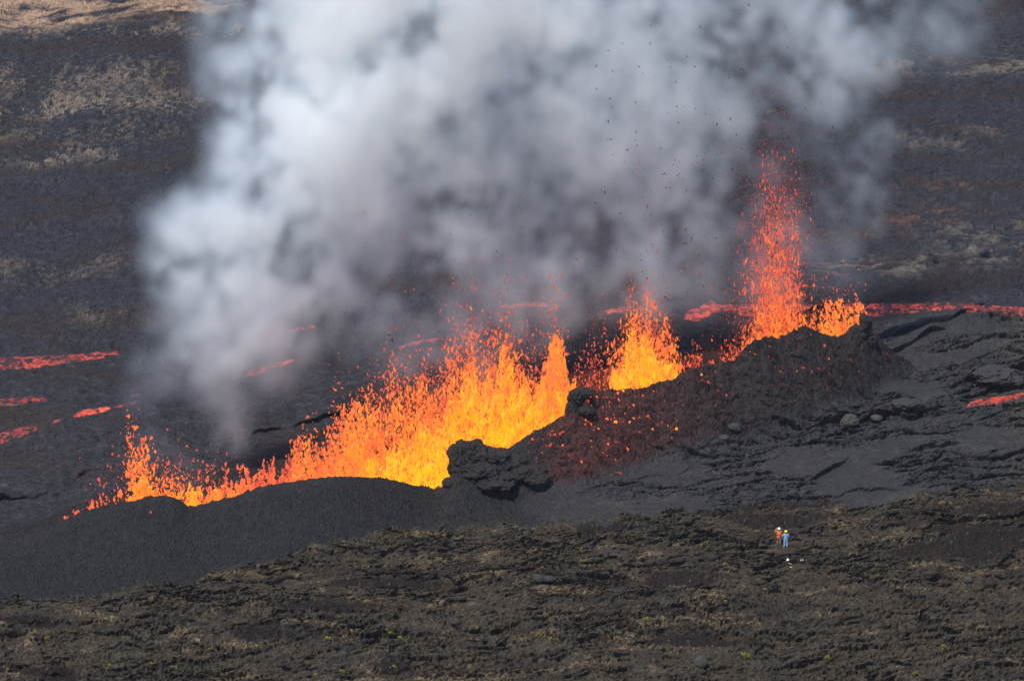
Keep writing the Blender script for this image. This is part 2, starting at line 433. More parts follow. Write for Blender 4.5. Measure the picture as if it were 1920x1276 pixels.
def ell(cx, cy, rx, ry, k=0.35):
    r = np.sqrt(((PX - cx) / rx) ** 2 + ((PY - cy) / ry) ** 2) + k * n_edge
    return 1 - sstep(0.75, 1.1, r)
aa = np.zeros_like(X)
for e in [(1790, 1035, 150, 27), (1880, 1010, 120, 24), (1455, 970, 115, 16), (1265, 1086, 75, 20), (1880, 955, 100, 16), (1850, 992, 140, 9), (1130, 985, 55, 14), (1330, 945, 120, 9),
          (480, 1190, 60, 12), (730, 1246, 55, 10), (60, 1170, 60, 12), (600, 1140, 120, 10), (1310, 1200, 110, 12), (1870, 890, 70, 26), (1500, 940, 90, 9), (745, 1090, 120, 8), (90, 1262, 60, 14)]:
    aa = np.maximum(aa, ell(*e))
z_aa = 0.20 * (0.8 - g1) + 0.34 * (0.8 - h1) + 0.30 * (0.8 - f1) + 0.06 * rnd - 0.40

plainw = (d_b > 0) * sstep(0, 6, d_b)
plainw = plainw * (1 - sstep(1640, 1720, PX) * sstep(570, 600, PY))
yngw = sstep(960, 1120, PX + 20 * n_edge) * (1 - old) * (1 - plainw)
cinw = np.clip(1 - old - plainw - yngw, 0, 1)
spatw = on_spat * sstep(0.1, 1.4, ridge + 0.5 * n_mid) * (1 - plainw)
nearsm = sstep(40, 0, np.abs(d_f)) * 0
zz = old * z_old + cinw * z_cin + yngw * z_yng + plainw * z_pln
cin_dust = (1 - on_spat) * sstep(0.3, 1.5, ridge)
zz = zz * (1 - np.maximum(spatw, cin_dust)) + cin_dust * z_cin + spatw * z_spt
zz = zz * (1 - aa * old) + aa * old * (z_aa + 0.42 * n_big + 0.3 * n_mid)
rimfade = np.exp(-(d_f / 1.2) ** 2) * (1 - 0.55 * on_spat)
zz = zz * (1 - 0.8 * rimfade)
inside_n = in_cr * (0.30 * n_mid + 0.15 * n_fine)
Z = B + mounds + np.maximum(ridge, 0) + np.where(in_cr, inside_n, zz) + ledge_sum * (1 - 0.7 * spatw) * (~in_cr)
far_hills = 14 * sstep(640, 900, Y) * n_big + sstep(900, 3000, Y) * 160
Z = (Z + far_hills).astype(np.float32)

# ---- colours (albedo)
def c3_(r, g, b): return np.array([r, g, b], np.float32)
def lay(A, col, w): return A + (col - A) * np.clip(w, 0, 1)[..., None]
A = np.empty(X.shape + (3,), np.float32); A[:] = c3_(0.038, 0.038, 0.042)
patch = fbm(X / 22, Y / 12, 4, 0.55, seed=61)
patch3 = fbm(X / 6, Y / 20, 4, 0.62, seed=91)
patch2 = fbm(X / 7, Y / 4, 4, 0.6, seed=71)
# plain behind; its cool base colour carries some of the distance haze
A = lay(A, c3_(0.031, 0.031, 0.038), plainw)
A = lay(A, c3_(0.052, 0.050, 0.056), plainw * sstep(0.0, 0.9, perlin(X / 3.2 + 0.8 * n_mid, Y / 2.2) + 0.6 * n_fine) * 0.6)
A = lay(A, c3_(0.037, 0.030, 0.031), plainw * sstep(0.0, 0.5, patch))
def band(pts, hw):
    a = np.array(pts, float)
    c = np.interp(PX, a[:, 0], a[:, 1])
    return np.exp(-((PY + 16 * patch3 - c) / (1.15 * hw)) ** 2) * sstep(a[0, 0] - 90, a[0, 0] + 20, PX) * (1 - sstep(a[-1, 0] - 60, a[-1, 0] + 50, PX))
tan_ = np.maximum.reduce([band([(-300, 225), (0, 212), (200, 198), (380, 190)], 17), 0.7 * band([(-300, 160), (0, 150), (200, 150), (330, 140)], 24), 0.75 * band([(70, 310), (130, 290), (220, 285)], 15),
                          0.5 * band([(-300, 268), (0, 256), (320, 240)], 15), 0.4 * band([(-200, 520), (100, 505), (250, 490)], 16), 0.55 * band([(180, 600), (215, 588), (240, 585)], 18),
                          0.8 * band([(-300, 70), (0, 65), (250, 60), (420, 62), (520, 70)], 8)])
grain = sstep(-0.25, 0.45, patch2 + 0.5 * n_fine)
A = lay(A, c3_(0.165, 0.132, 0.102), plainw * tan_ * sstep(-0.2, 0.7, patch3 + 0.8 * n_fine + 0.25 * rnd) * 1.2)
top = sstep(62, 40, PY + 14 * patch + 0.05 * PX) * (1 - sstep(330, 520, PX))
A = lay(A, c3_(0.34, 0.225, 0.15), plainw * top * sstep(-0.6, 0.3, patch2))
tanr = np.maximum.reduce([0.75 * band([(1640, 140), (1740, 128), (1850, 122), (2100, 118)], 14), 0.8 * band([(1560, 498), (1700, 492), (1850, 478), (2100, 440)], 13), 0.5 * band([(1780, 445), (1850, 440), (2100, 425)], 16), 0.4 * band([(1700, 262), (1800, 256), (1900, 250)], 7)])
A = lay(A, c3_(0.145, 0.125, 0.105), plainw * tanr * grain * 1.1)
rust = np.maximum.reduce([band([(1690, 420), (1740, 400), (1800, 405)], 22), 0.6 * band([(1740, 345), (1790, 340), (1830, 342)], 7), 0.3 * band([(1860, 245), (1900, 240), (2000, 240)], 8), 0.4 * band([(1500, 430), (1660, 432)], 22)])
A = lay(A, c3_(0.115, 0.058, 0.042), plainw * rust * grain)
# cinder, young lava, spatter
A = lay(A, c3_(0.027, 0.0265, 0.028), np.maximum(cinw, cin_dust) * (1 - plainw))
A = lay(A, c3_(0.036, 0.0352, 0.037), yngw * (1 - spatw))
A = lay(A, c3_(0.058, 0.055, 0.053), yngw * (1 - spatw) * sstep(0.25, 0.7, patch2) * 0.5)
A = lay(A, c3_(0.075, 0.062, 0.048), yngw * (1 - spatw) * sstep(1820, 1930, PX + 60 * patch) * 0.5)
A = lay(A, c3_(0.026, 0.021, 0.022), spatw)
red_sl = np.exp(-((PX - 1130) / 150) ** 2) * spatw  # red spatter, with the lava glow on this slope put into the albedo
A = lay(A, c3_(0.075, 0.026, 0.022), red_sl * 0.8)
# old pahoehoe
A_old = np.empty_like(A); A_old[:] = c3_(0.058, 0.046, 0.032)
A_old = lay(A_old, c3_(0.040, 0.032, 0.024), sstep(-0.1, 0.5, patch))
A_old = lay(A_old, c3_(0.066, 0.056, 0.044), sstep(0.45, 0.9, c1) * 0.5)
A_old = lay(A_old, c3_(0.028, 0.025, 0.023), sstep(0.6, 0.9, c2) * 0.6)
edge_t = 0.7 * sstep(0.45, 0.75, wr) * sstep(-0.1, 0.5, patch2) + np.exp(-((e1 - 0.10) / 0.05) ** 2) * sstep(0.0, 0.5, patch2 + 0.3 * n_mid) + np.exp(-((e2 - 0.14) / 0.09) ** 2) * sstep(0.1, 0.6, patch2 + 0.4 * n_fine) + 0.8 * sstep(0.5, 0.95, ropes) * sstep(-0.1, 0.5, patch2)  # tan along lips, wrinkles and ropes: lit edge highlights put into the colour
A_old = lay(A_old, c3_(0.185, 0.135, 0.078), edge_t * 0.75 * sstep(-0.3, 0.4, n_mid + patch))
A_old = lay(A_old, c3_(0.019, 0.0135, 0.012), aa * 0.9)
sp = (rng.random(X.shape) > 0.992) & (aa > 0.3)
A_old[sp] = (0.15, 0.11, 0.08)
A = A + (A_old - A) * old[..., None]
A *= np.clip(1 + 0.15 * n_fine + (0.20 + 0.12 * old) * rnd, 0.35, 2.4)[..., None]
A = np.clip(A * 0.93, 0.007, 0.6)

# ---- split the sheet into its kinds of ground
idx = np.arange(NR * NC).reshape(NR, NC)
quads = np.stack([idx[:-1, :-1], idx[:-1, 1:], idx[1:, 1:], idx[1:, :-1]], -1).reshape(-1, 4)
def fc(a): return a[:-1, :-1].ravel()
zone = np.zeros(len(quads), int)                       # 0 plain behind
fr = ~((fc(d_b) > 3))
zj = PX + 60 * n_edge + 0.55 * (PY - 900)
zone[fr & (fc(zj) < 1010)] = 1                          # cinder
zone[(fc(zj) >= 1010) & (fr | (fc(plainw) < 0.5))] = 3  # young lava
zone[(fc(on_spat) > 0.3) & fr & (fc(ridge + 0.6 * n_mid) > 0.5) & (fc(zj) >= 990)] = 2
zone[fc(old) > 0.5] = 4
over = (old * (1 - aa) * o_old + yngw * (1 - spatw) * o_yng + plainw * 0.5 * o_pln + spatw * 0.9 * lumps) * np.where(in_cr, 0, 1) * (1 - 0.8 * rimfade) + ledge_sum * (1 - 0.7 * spatw) * (~in_cr)
YS = Y - 1.0 * over                 # lips of slabs and ledges lean out over what lies in front of them
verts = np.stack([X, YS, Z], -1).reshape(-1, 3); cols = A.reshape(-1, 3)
GROUND = {0: ('lava_plain', M_plain, 'dark old lava plain with tan grassy streaks rising behind the smoke'),
          1: ('cinder_rampart', M_cinder, 'smooth black cinder rampart in front of the left half of the fissure'),
          2: ('spatter_cone', M_spatter, 'rough dark spatter cone with red glowing slope on the right half of the fissure'),
          3: ('young_lava_field', M_young, 'dark grey slabby lava field to the right of the spatter cone'),
          4: ('pahoehoe_field', M_old, 'wrinkled brown grey pahoehoe lava field in front of the cinder slope')}
for k, (nm, mt, lb) in GROUND.items():
    q = quads[zone == k]
    used, inv = np.unique(q, return_inverse=True)
    me = make_mesh(nm, verts[used], inv.reshape(-1, 4), False)
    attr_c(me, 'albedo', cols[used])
    tag(link(nm, me, mt), lb, None, None, 'structure')

def ground_z(x, y):
    x = np.asarray(x, float); y = np.asarray(y, float)
    px = x * F / (y * ct + H * st) + CX
    r = np.clip(np.interp(y, yr, np.arange(NR)), 0, NR - 1.001); c = np.clip(np.interp(px, pxc, np.arange(NC)), 0, NC - 1.001)
    r0 = r.astype(int); c0 = c.astype(int); a = r - r0; b = c - c0
    return (Z[r0, c0] * (1 - a) * (1 - b) + Z[r0 + 1, c0] * a * (1 - b) + Z[r0, c0 + 1] * (1 - a) * b + Z[r0 + 1, c0 + 1] * a * b)

def hit(px, py, lo=330.0, hi=900.0):
    """the point of the built ground that is seen at a pixel"""
    kx, kz = ray(float(px), float(py))
    ys = np.arange(lo, hi, 0.25)
    g = ground_z(kx * ys, ys) - (H + kz * ys)
    i = int(np.argmax(g > 0))
    y = ys[i]
    return Vector((kx * y, y, float(ground_z(kx * y, y))))

# ------------------------------------------------------------------ lava flows on the plain
def flow(name, up, lo, label, temp0, n_per=2.2, raise_=0.22, cr=0.6, seed=0, edge_hot=0.0):
    up = np.array(up, float); lo = np.array(lo, float)
    x0, x1 = up[0, 0], up[-1, 0]
    nu = max(int((x1 - x0) / n_per), 8)
    px = np.linspace(x0, x1, nu)
    pu = np.interp(px, up[:, 0], up[:, 1]); pl = np.interp(px, lo[:, 0], lo[:, 1])
    nv = max(int(np.max(pl - pu) / 1.1), 6)
    t = np.linspace(0, 1, nv)
    P = np.repeat(px[:, None], nv, 1); Q = pu[:, None] + (pl - pu)[:, None] * t[None]
    wob = perlin(P / 17.0 + seed * 5, Q / 9.0) * 2.5
    Q = Q + wob * np.sin(np.pi * np.clip(t, 0, 1))[None] * 0.5 + wob * 0.5
    # pixel to ground on the built sheet, a few fixed point steps
    y = ground_y(P, Q)
    kx, kz = ray(P, Q)
    for _ in range(12):
        y = 0.5 * y + 0.5 * np.clip((ground_z(kx * y, y) - H) / kz, 300, 2500)
    x = kx * y
    f1, f2, k, _, _ = worley(x / 1.1 + 0.5 * perlin(x, y), y / 1.5, 11 + seed)
    g1, g2, _, _, _ = worley(x / 0.45, y / 0.6, 14 + seed)
    prof = np.minimum(np.sin(np.pi * t)[None] * 3, 1)
    ends = np.minimum(np.minimum((px - x0) / 14.0 + (0.0 if x0 > 0 else 9), (x1 - px) / 14.0 + (0.0 if x1 < 1920 else 9)), 1.0)
    prof = prof * np.clip(ends, 0, 1)[:, None]
    crust = sstep(0.05, 0.5, f2 - f1) * (_r3[k] > 0.35) 
    h = raise_ * (0.35 * prof + (0.9 * crust * cr + 0.5 * (0.6 - g1)) * prof) - 0.12 * (1 - prof)
    z = ground_z(x, y) + h
    n = perlin(x / 5 + seed, y / 5)
    temp = temp0 - 0.11 + 0.09 * n - 0.24 * crust * (0.4 + _r3[k] * 0.9) + 0.26 * (0.42 - g1) - 0.22 * (1 - prof) + edge_hot * (t[None] - 0.5)
    ii = np.arange(nu * nv).reshape(nu, nv)
    q = np.stack([ii[:-1, :-1], ii[:-1, 1:], ii[1:, 1:], ii[1:, :-1]], -1).reshape(-1, 4)
    me = make_mesh(name, np.stack([x, y, z], -1).reshape(-1, 3), q)
    attr_f(me, 'temp', np.clip(temp, 0.02, 1).ravel())
    return tag(link(name, me, M_flow), label, 'lava flow', 'glowing lava flows around the fissure')

for up_, lo_, lb_, t_, kw_ in FLOWS: flow('lava_flow', up_, lo_, lb_, t_, **kw_)

# ------------------------------------------------------------------ unseen molten lava in the fissure, added to light walls and smoke
pp = np.linspace(235, 1608, 200)
ya_, yb_ = yf_of(pp), yb_of(pp)
rows_ = []
for t in (0.28, 0.5, 0.72):
    y = ya_ + t * (yb_ - ya_); x = ray(pp, np.full(len(pp), 800.0))[0] * y
    rows_.append(np.stack([x, y, base(x, y) + 0.16 * np.minimum(hf_of(pp), hb_of(pp)) + 0.25 + 0.12 * perlin(x, y)], -1))
vv = np.concatenate(rows_); k_ = np.arange(len(pp) - 1); n_ = len(pp)
qq = np.concatenate([np.stack([k_ + o, k_ + o + 1, k_ + o + n_ + 1, k_ + o + n_], -1) for o in (0, n_)])
tag(link('unseen_lava_pool', make_mesh('unseen_lava_pool', vv, qq), lava_mat('added_pool_glow', 2.2, 0.80, 0.12, 1.2, 'FRONT_BACK')), 'unseen molten lava added inside the fissure behind the front rim for its glow', 'added lava pool')

# ------------------------------------------------------------------ fountains
OCT8 = np.array([(1, 0, 0), (-1, 0, 0), (0, 1, 0), (0, -1, 0), (0, 0, 1), (0, 0, -1)], np.float32)
OCT8_F = np.array([(0, 2, 4), (2, 1, 4), (1, 3, 4), (3, 0, 4), (2, 0, 5), (1, 2, 5), (3, 1, 5), (0, 3, 5)], np.int32)

TET = np.array([(1, 0, -.6), (-.6, .8, -.6), (-.6, -.8, -.6), (0, 0, 1)], np.float32)
TET_F = np.array([(0, 1, 3), (1, 2, 3), (2, 0, 3), (0, 2, 1)], np.int32)

def clot_mesh(name, P, size, stretch, vdir, temp):
    small = size < 0.05
    if small.any() and not small.all():
        return two_meshes(name, small, P, size, stretch, vdir, temp)
    OCT, OCT_F = (TET, TET_F) if small.all() else (OCT8, OCT8_F)
    nv_ = len(OCT)
    n = len(P)
    d = vdir / (np.linalg.norm(vdir, axis=1, keepdims=True) + 1e-6)
    d = d + rng.normal(0, 0.25, (n, 3)); d /= np.linalg.norm(d, axis=1, keepdims=True)
    a = np.cross(d, rng.normal(size=(n, 3))); a /= np.linalg.norm(a, axis=1, keepdims=True) + 1e-9
    b = np.cross(d, a)
    k = rng.uniform(0.55, 1.35, (n, nv_, 1))
    loc = OCT[None] * k
    v = P[:, None] + (loc[..., 0:1] * a[:, None] + loc[..., 1:2] * b[:, None]) * size[:, None, None] + loc[..., 2:3] * d[:, None] * (size * stretch)[:, None, None]
    f = (np.arange(n)[:, None, None] * nv_ + OCT_F[None]).reshape(-1, 3)
    me = make_mesh(name, v.reshape(-1, 3), f, True)
    tv = np.repeat(temp[:, None], nv_, 1) + rng.normal(0, 0.05, (n, nv_))
    attr_f(me, 'temp', np.clip(tv, 0, 1).ravel())
    return me

def two_meshes(name, small, P, size, stretch, vdir, temp):
    out = bpy.data.meshes.new(name); bm = bmesh.new()
    for m in (small, ~small):
        me = clot_mesh(name, P[m], size[m], stretch[m], vdir[m], temp[m]); bm.from_mesh(me); bpy.data.meshes.remove(me)
    bm.to_mesh(out); bm.free()
    return out

# px range along the fissure, top pixel, share of dense spray ...
BIG = []        # candidates for clots that are objects of their own
def fountain(label, px0, px1, top, n, size=(0.05, 0.20), temp=(0.85, 0.45), spread=1.2, power=2.0, depth=(0.25, 0.75), lean=0.0, tail=0.0, shape=1.0, cen=0.5, base_drop=0.0, pick=0.0, slant=0.0, dark=0.0, stretch=(1.2, 3.2)):
    top = curve(top)
    u = rng.beta(1 + shape, 1 + shape * (1 - cen) / cen, n) if shape > 0 else rng.random(n)
    px = px0 + (px1 - px0) * u
    dd = rng.uniform(*depth, n)
    y = yf_of(px) + dd * (yb_of(px) - yf_of(px))
    kx, _ = ray(px, np.full(n, 700.0)); x0 = kx * y
    z0 = base(x0, y) + 0.1 * np.minimum(hf_of(px), hb_of(px)) - base_drop
    _, _, zt = pix_at(px, top(px), y)
    hm = np.maximum(zt - z0, 0.5) * np.clip(0.97 + 0.42 * perlin(px / 21.0 + 3.7, 0 * px + 0.4) + 0.18 * perlin(px / 8.0, 0 * px + 0.6), 0.55, 1.25)   # separate jets side by side
    q = rng.random(n) ** power                        # how high this clot goes
    t_ = rng.random(n) < tail
    peak = hm * np.where(t_, 0.5 + 0.6 * rng.random(n), 0.25 + 0.75 * q)
    tau = rng.random(n)
    z = z0 + peak * (1 - (2 * tau - 1) ** 2)
    sp = spread * np.sqrt(peak / 6.0)
    vx = rng.normal(0, 1, n) * sp * 0.7 + lean * peak / 6; vy = rng.normal(0, 1, n) * sp * 0.6
    P = np.stack([x0 + vx * tau, y + vy * tau, z], -1)
    V = np.stack([vx, vy, 4 * peak * (1 - 2 * tau)], -1)
    rel = (z - z0) / np.max(hm)
    reach = np.abs(vx * tau) / (spread + 0.3)
    T = temp[0] + (temp[1] - temp[0]) * np.clip(0.75 * rel + 0.35 * tau + 0.22 * reach, 0, 1.25) + rng.normal(0, 0.05, n) + 0.13 * perlin(P[:, 0] / 1.1 + 50, P[:, 2] / 1.5) + 0.08 * perlin(P[:, 0] / 0.4 + 90, P[:, 2] / 0.9)
    if dark: T = np.where(rng.random(n) < dark * np.clip(rel * 1.6, 0, 1), rng.uniform(0, 0.14, n), T)
    s = size[0] + 1.25 * (size[1] - size[0]) * rng.random(n) ** 4.0
    s = s * np.clip(1.15 - 0.45 * rel, 0.4, 1.2)
    st_ = rng.uniform(*stretch, n)
    keep = P[:, 2] > ground_z(P[:, 0], P[:, 1]) + 0.05
    P, V, T, s, st_, rel = P[keep], V[keep], T[keep], s[keep], st_[keep], rel[keep]
    if pick:
        m = int(pick)
        sc = s * (0.25 + np.clip(rel, 0, 1)) * (rel > 0.22)
        order = np.argsort(-sc)[:m]
        for i in order: BIG.append((P[i], V[i], float(np.clip(T[i], 0.25, 1)), float(s[i]), label))
        mask = np.ones(len(P), bool); mask[order] = False
        P, V, T, s, st_ = P[mask], V[mask], T[mask], s[mask], st_[mask]
    return P, s, st_, V, np.clip(T, 0, 1)

def build_fountain(label, parts, name='lava_fountain'):
    cat = [np.concatenate(a) for a in zip(*parts)]
    o = link(name, clot_mesh(name, *cat), M_lava)
    return tag(o, label, 'lava fountain', 'lava fountains along the fissure', 'stuff')

fa = 'over the small fountain at the low left end'
mist = dict(size=(0.018, 0.05), stretch=(1.0, 2.5))
build_fountain('small orange spray of lava at the low left end of the fissure', [
    fountain(fa, 100, 205, [(100, 975), (150, 950), (165, 925), (190, 908), (205, 930)], 480, (0.05, 0.20), (0.52, 0.40), 0.7, 1.5, pick=6),
    fountain(fa, 232, 345, [(228, 850), (245, 790), (272, 795), (300, 870), (345, 900)], 560, (0.06, 0.24), (0.82, 0.48), 1.0, 1.6, shape=0.6, cen=0.35, tail=0.10, pick=16),
    fountain(fa, 235, 275, [(235, 790), (255, 730), (278, 790)], 340, (0.06, 0.22), (0.80, 0.40), 0.8, 1.0, shape=1, tail=0.25, pick=14),
    fountain(fa, 275, 345, [(275, 850), (345, 865)], 300, (0.05, 0.17), (0.60, 0.42), 1.0, 1.0, shape=0.2, tail=0.3, pick=6),
    fountain(fa, 190, 430, [(190, 830), (260, 790), (430, 850)], 700, (0.035, 0.13), (0.46, 0.34), 2.6, 0.9, shape=0.3, tail=0.8, pick=14),
    fountain(fa, 335, 375, [(335, 915), (352, 895), (375, 915)], 420, (0.06, 0.22), (0.95, 0.6), 0.4, 1.5)])
fb = 'over the low fire curtain between the two left cinder mounds'
build_fountain('low curtain of fire between the two left cinder mounds', [
    fountain(fb, 375, 470, [(375, 915), (420, 893), (470, 884)], 800, (0.06, 0.24), (0.78, 0.36), 0.4, 1.6, shape=0, pick=6),
    fountain(fb, 455, 560, [(455, 885), (520, 862), (560, 850)], 900, (0.07, 0.32), (0.56, 0.36), 0.5, 1.4, shape=0, pick=10)])
fc_ = 'over the broad main fountain'
build_fountain('broad yellow and orange main fountain of lava in the middle of the fissure', [
    fountain(fc_, 545, 720, [(545, 850), (640, 785), (720, 745)], 4600, (0.04, 0.18), (0.70, 0.46), 0.7, 1.0, shape=0, pick=8),
    fountain(fc_, 640, 700, [(640, 780), (668, 725), (700, 780)], 1300, (0.06, 0.22), (0.88, 0.5), 0.5, 1.2, tail=0.1, pick=8),
    fountain(fc_, 690, 1040, [(690, 745), (780, 690), (850, 655), (920, 648), (990, 675), (1040, 730)], 10500, (0.03, 0.14), (0.78, 0.47), 0.8, 0.65, shape=0.2, tail=0.15, pick=6, stretch=(1.5, 4.5)),
    fountain(fc_, 690, 1010, [(690, 725), (780, 660), (850, 635), (920, 635), (1010, 690)], 11000, temp=(0.60, 0.38), spread=1.3, power=0.5, shape=0.3, tail=0.4, **mist),
    fountain(fc_, 660, 1035, [(660, 890), (720, 862), (800, 785), (870, 735), (945, 690), (985, 725), (1035, 765)], 14000, (0.05, 0.20), (1.04, 0.70), 0.4, 0.8, shape=0.3, cen=0.56, stretch=(1.8, 5.0)),
    fountain(fc_, 1010, 1078, [(1010, 715), (1030, 662), (1055, 655), (1078, 690)], 3200, (0.06, 0.22), (0.86, 0.54), 0.3, 0.9, shape=0.3, stretch=(2, 5)),
    fountain(fc_, 700, 1010, [(700, 690), (850, 580), (950, 540), (1010, 580)], 3600, (0.03, 0.13), (0.50, 0.33), 1.8, 0.8, shape=0.5, cen=0.55, tail=0.4, pick=36),
    fountain(fc_, 1000, 1070, [(1000, 560), (1030, 540), (1070, 600)], 420, (0.05, 0.16), (0.48, 0.33), 1.2, 0.8, shape=0.5, tail=0.5, pick=12),
    fountain(fc_, 560, 720, [(560, 800), (660, 720), (720, 680)], 420, (0.05, 0.18), (0.56, 0.40), 1.2, 1.0, shape=0.3, tail=0.5, pick=22),
    fountain(fc_, 700, 1000, [(700, 420), (780, 370), (900, 520), (1000, 480)], 300, (0.04, 0.12), (0.42, 0.26), 2.0, 1.0, shape=0.3, tail=0.8, pick=12, dark=0.4)])
fd = 'over the yellow fountain on the spatter cone'
build_fountain('yellow fountain of lava rising behind the rim of the spatter cone', [
    fountain(fd, 1145, 1275, [(1145, 680), (1180, 640), (1195, 605), (1225, 645), (1275, 682)], 6000, (0.05, 0.21), (1.06, 0.74), 0.4, 0.9, shape=0.4, stretch=(1.4, 4)),
    fountain(fd, 1135, 1285, [(1135, 640), (1180, 550), (1210, 520), (1250, 560), (1285, 660)], 3300, (0.04, 0.16), (0.76, 0.45), 0.8, 0.9, shape=0.6, stretch=(1.4, 4), pick=8),
    fountain(fd, 1150, 1270, [(1150, 560), (1200, 510), (1240, 520), (1270, 580)], 4500, temp=(0.60, 0.40), spread=0.9, power=0.6, shape=0.6, tail=0.3, **mist),
    fountain(fd, 1170, 1260, [(1170, 520), (1210, 500), (1260, 540)], 700, (0.03, 0.10), (0.52, 0.36), 1.1, 1.0, shape=0.6, tail=0.4, pick=10, dark=0.1),
    fountain(fd, 1080, 1150, [(1080, 640), (1150, 590)], 1000, (0.03, 0.11), (0.42, 0.32), 0.9, 0.8, shape=0.2, tail=0.4, pick=10),
    fountain(fd, 1280, 1405, [(1280, 660), (1340, 650), (1405, 640)], 1500, (0.06, 0.18), (0.52, 0.28), 0.4, 1.2, shape=0)])
fe = 'over the tall fountain near the cone summit'
build_fountain('tall slender fountain of lava shooting up beside the summit of the spatter cone', [
    fountain(fe, 1388, 1512, [(1388, 615), (1430, 545), (1460, 530), (1490, 560), (1512, 590)], 3200, (0.03, 0.15), (0.78, 0.47), 0.5, 1.1, shape=0.5, stretch=(1.5, 5)),
    fountain(fe, 1412, 1498, [(1405, 400), (1445, 300), (1500, 410)], 2400, (0.025, 0.11), (0.60, 0.38), 1.5, 0.8, shape=1.0, stretch=(1.5, 6), tail=0.2, pick=30),
    fountain(fe, 1405, 1500, [(1390, 430), (1445, 290), (1510, 430)], 10000, temp=(0.60, 0.30), spread=1.2, power=0.7, shape=0.9, tail=0.3, **mist),
    fountain(fe, 1370, 1520, [(1370, 330), (1440, 215), (1520, 360)], 6000, temp=(0.44, 0.26), spread=1.8, power=0.6, shape=0.8, tail=0.5, **mist),
    fountain(fe, 1405, 1475, [(1405, 280), (1440, 190), (1475, 300)], 900, (0.03, 0.10), (0.48, 0.28), 1.2, 0.8, shape=1.2, stretch=(1.5, 6), tail=0.6, pick=16, dark=0.15),
    fountain(fe, 1370, 1510, [(1370, 420), (1510, 400)], 1100, (0.03, 0.10), (0.44, 0.30), 1.7, 0.8, shape=0.6, tail=0.6, pick=12, dark=0.2),
    fountain(fe, 1130, 1500, [(1130, 150), (1300, -80), (1500, 0)], 1500, (0.025, 0.08), (0.34, 0.05), 3.4, 0.8, shape=0.2, lean=-0.4, tail=0.9, dark=0.9),
    fountain(fe, 1500, 1618, [(1500, 590), (1560, 568), (1600, 570), (1618, 582)], 3200, (0.06, 0.20), (0.78, 0.52), 0.25, 1.2, shape=0.2),
    fountain(fe, 1500, 1612, [(1500, 540), (1560, 510), (1612, 500)], 520, (0.03, 0.11), (0.50, 0.36), 0.9, 1.0, shape=0.3, tail=0.5, pick=12)])

# ------------------------------------------------------------------ spatter lying on the slope
def spatter_pts(n, cx, cy, sx, sy):
    out = []
    while len(out) < n:
        px, py = random.gauss(cx, sx), random.gauss(cy, sy)
        if py < float(sil_front(px)) + 6 or py > 905 - 0.33 * (px - 1040): continue
        if not 985 < px < 1720: continue
        out.append((px, py))
    return out
pts = spatter_pts(800, 1140, 785, 75, 45) + spatter_pts(900, 1500, 680, 110, 45) + spatter_pts(450, 1070, 835, 60, 40) + spatter_pts(350, 1300, 720, 120, 35)
P = np.array([hit(*p, lo=395, hi=560) for p in pts]); n = len(P)
tt = 0.10 * np.exp(-((P[:, 0] - P[:800, 0].mean()) / 8) ** 2) + 0.13 + rng.beta(1.5, 4.2, n) * 0.46
tt[:] = np.clip(tt, 0.12, 0.5)
o = link('lava_spatter', clot_mesh('lava_spatter', P, 0.035 + 0.12 * rng.random(n) ** 4, rng.uniform(0.8, 2.2, n), np.tile([0.2, -0.8, -0.5], (n, 1)), tt), M_lava)
tag(o, 'small red hot spatter strewn over the slope of the cone', None, None, 'stuff')

clot_variants = {}
def clot_variant(shape, level):
    k = (shape, level)
    if k not in clot_variants:
        me = bpy.data.meshes.new('lava_clot')
        bm = bmesh.new(); bmesh.ops.create_icosphere(bm, subdivisions=1, radius=1.0)
        rr = random.Random(shape)
        for v in bm.verts:
            v.co *= 0.75 + 0.55 * mnoise.noise(v.co * 1.1 + Vector((shape * 3.1, 0, 0))) + rr.uniform(-0.15, 0.15)
            v.co.z *= 1.5
        bm.to_mesh(me); bm.free()
        me.materials.append(clot_mats[level])
        clot_variants[k] = me
    return clot_variants[k]
clot_mats = [lava_mat('clot_glow', 1.0, c, 0.06, 3.0) for c in (0.30, 0.38, 0.48, 0.60, 0.75, 0.92)]
LV = (0.30, 0.38, 0.48, 0.60, 0.75, 0.92)
def lava_clot(p, d, temp, size, label, group, flat=1.0):
    o = link('lava_clot', clot_variant(random.randrange(6), int(np.argmin([abs(temp - l) for l in LV]))))
    o.location = p
    o.rotation_euler = Vector(d).to_track_quat('Z', 'Y').to_euler()
    o.scale = (size * random.uniform(.8, 1.2), size * flat, size * random.uniform(0.7, 1.3))
    return tag(o, label, 'lava clot', group)
BIG = sorted(BIG, key=lambda b: -b[3])[:238]
for p, v, t, s, lb in BIG:
    lava_clot(p, v, t, s * 1.0, ('dull red', 'red', 'bright red', 'orange', 'bright orange', 'yellow')[int(np.argmin([abs(t - l) for l in LV]))] + ' lava clot flying ' + lb, 'lava clots flying ' + lb)
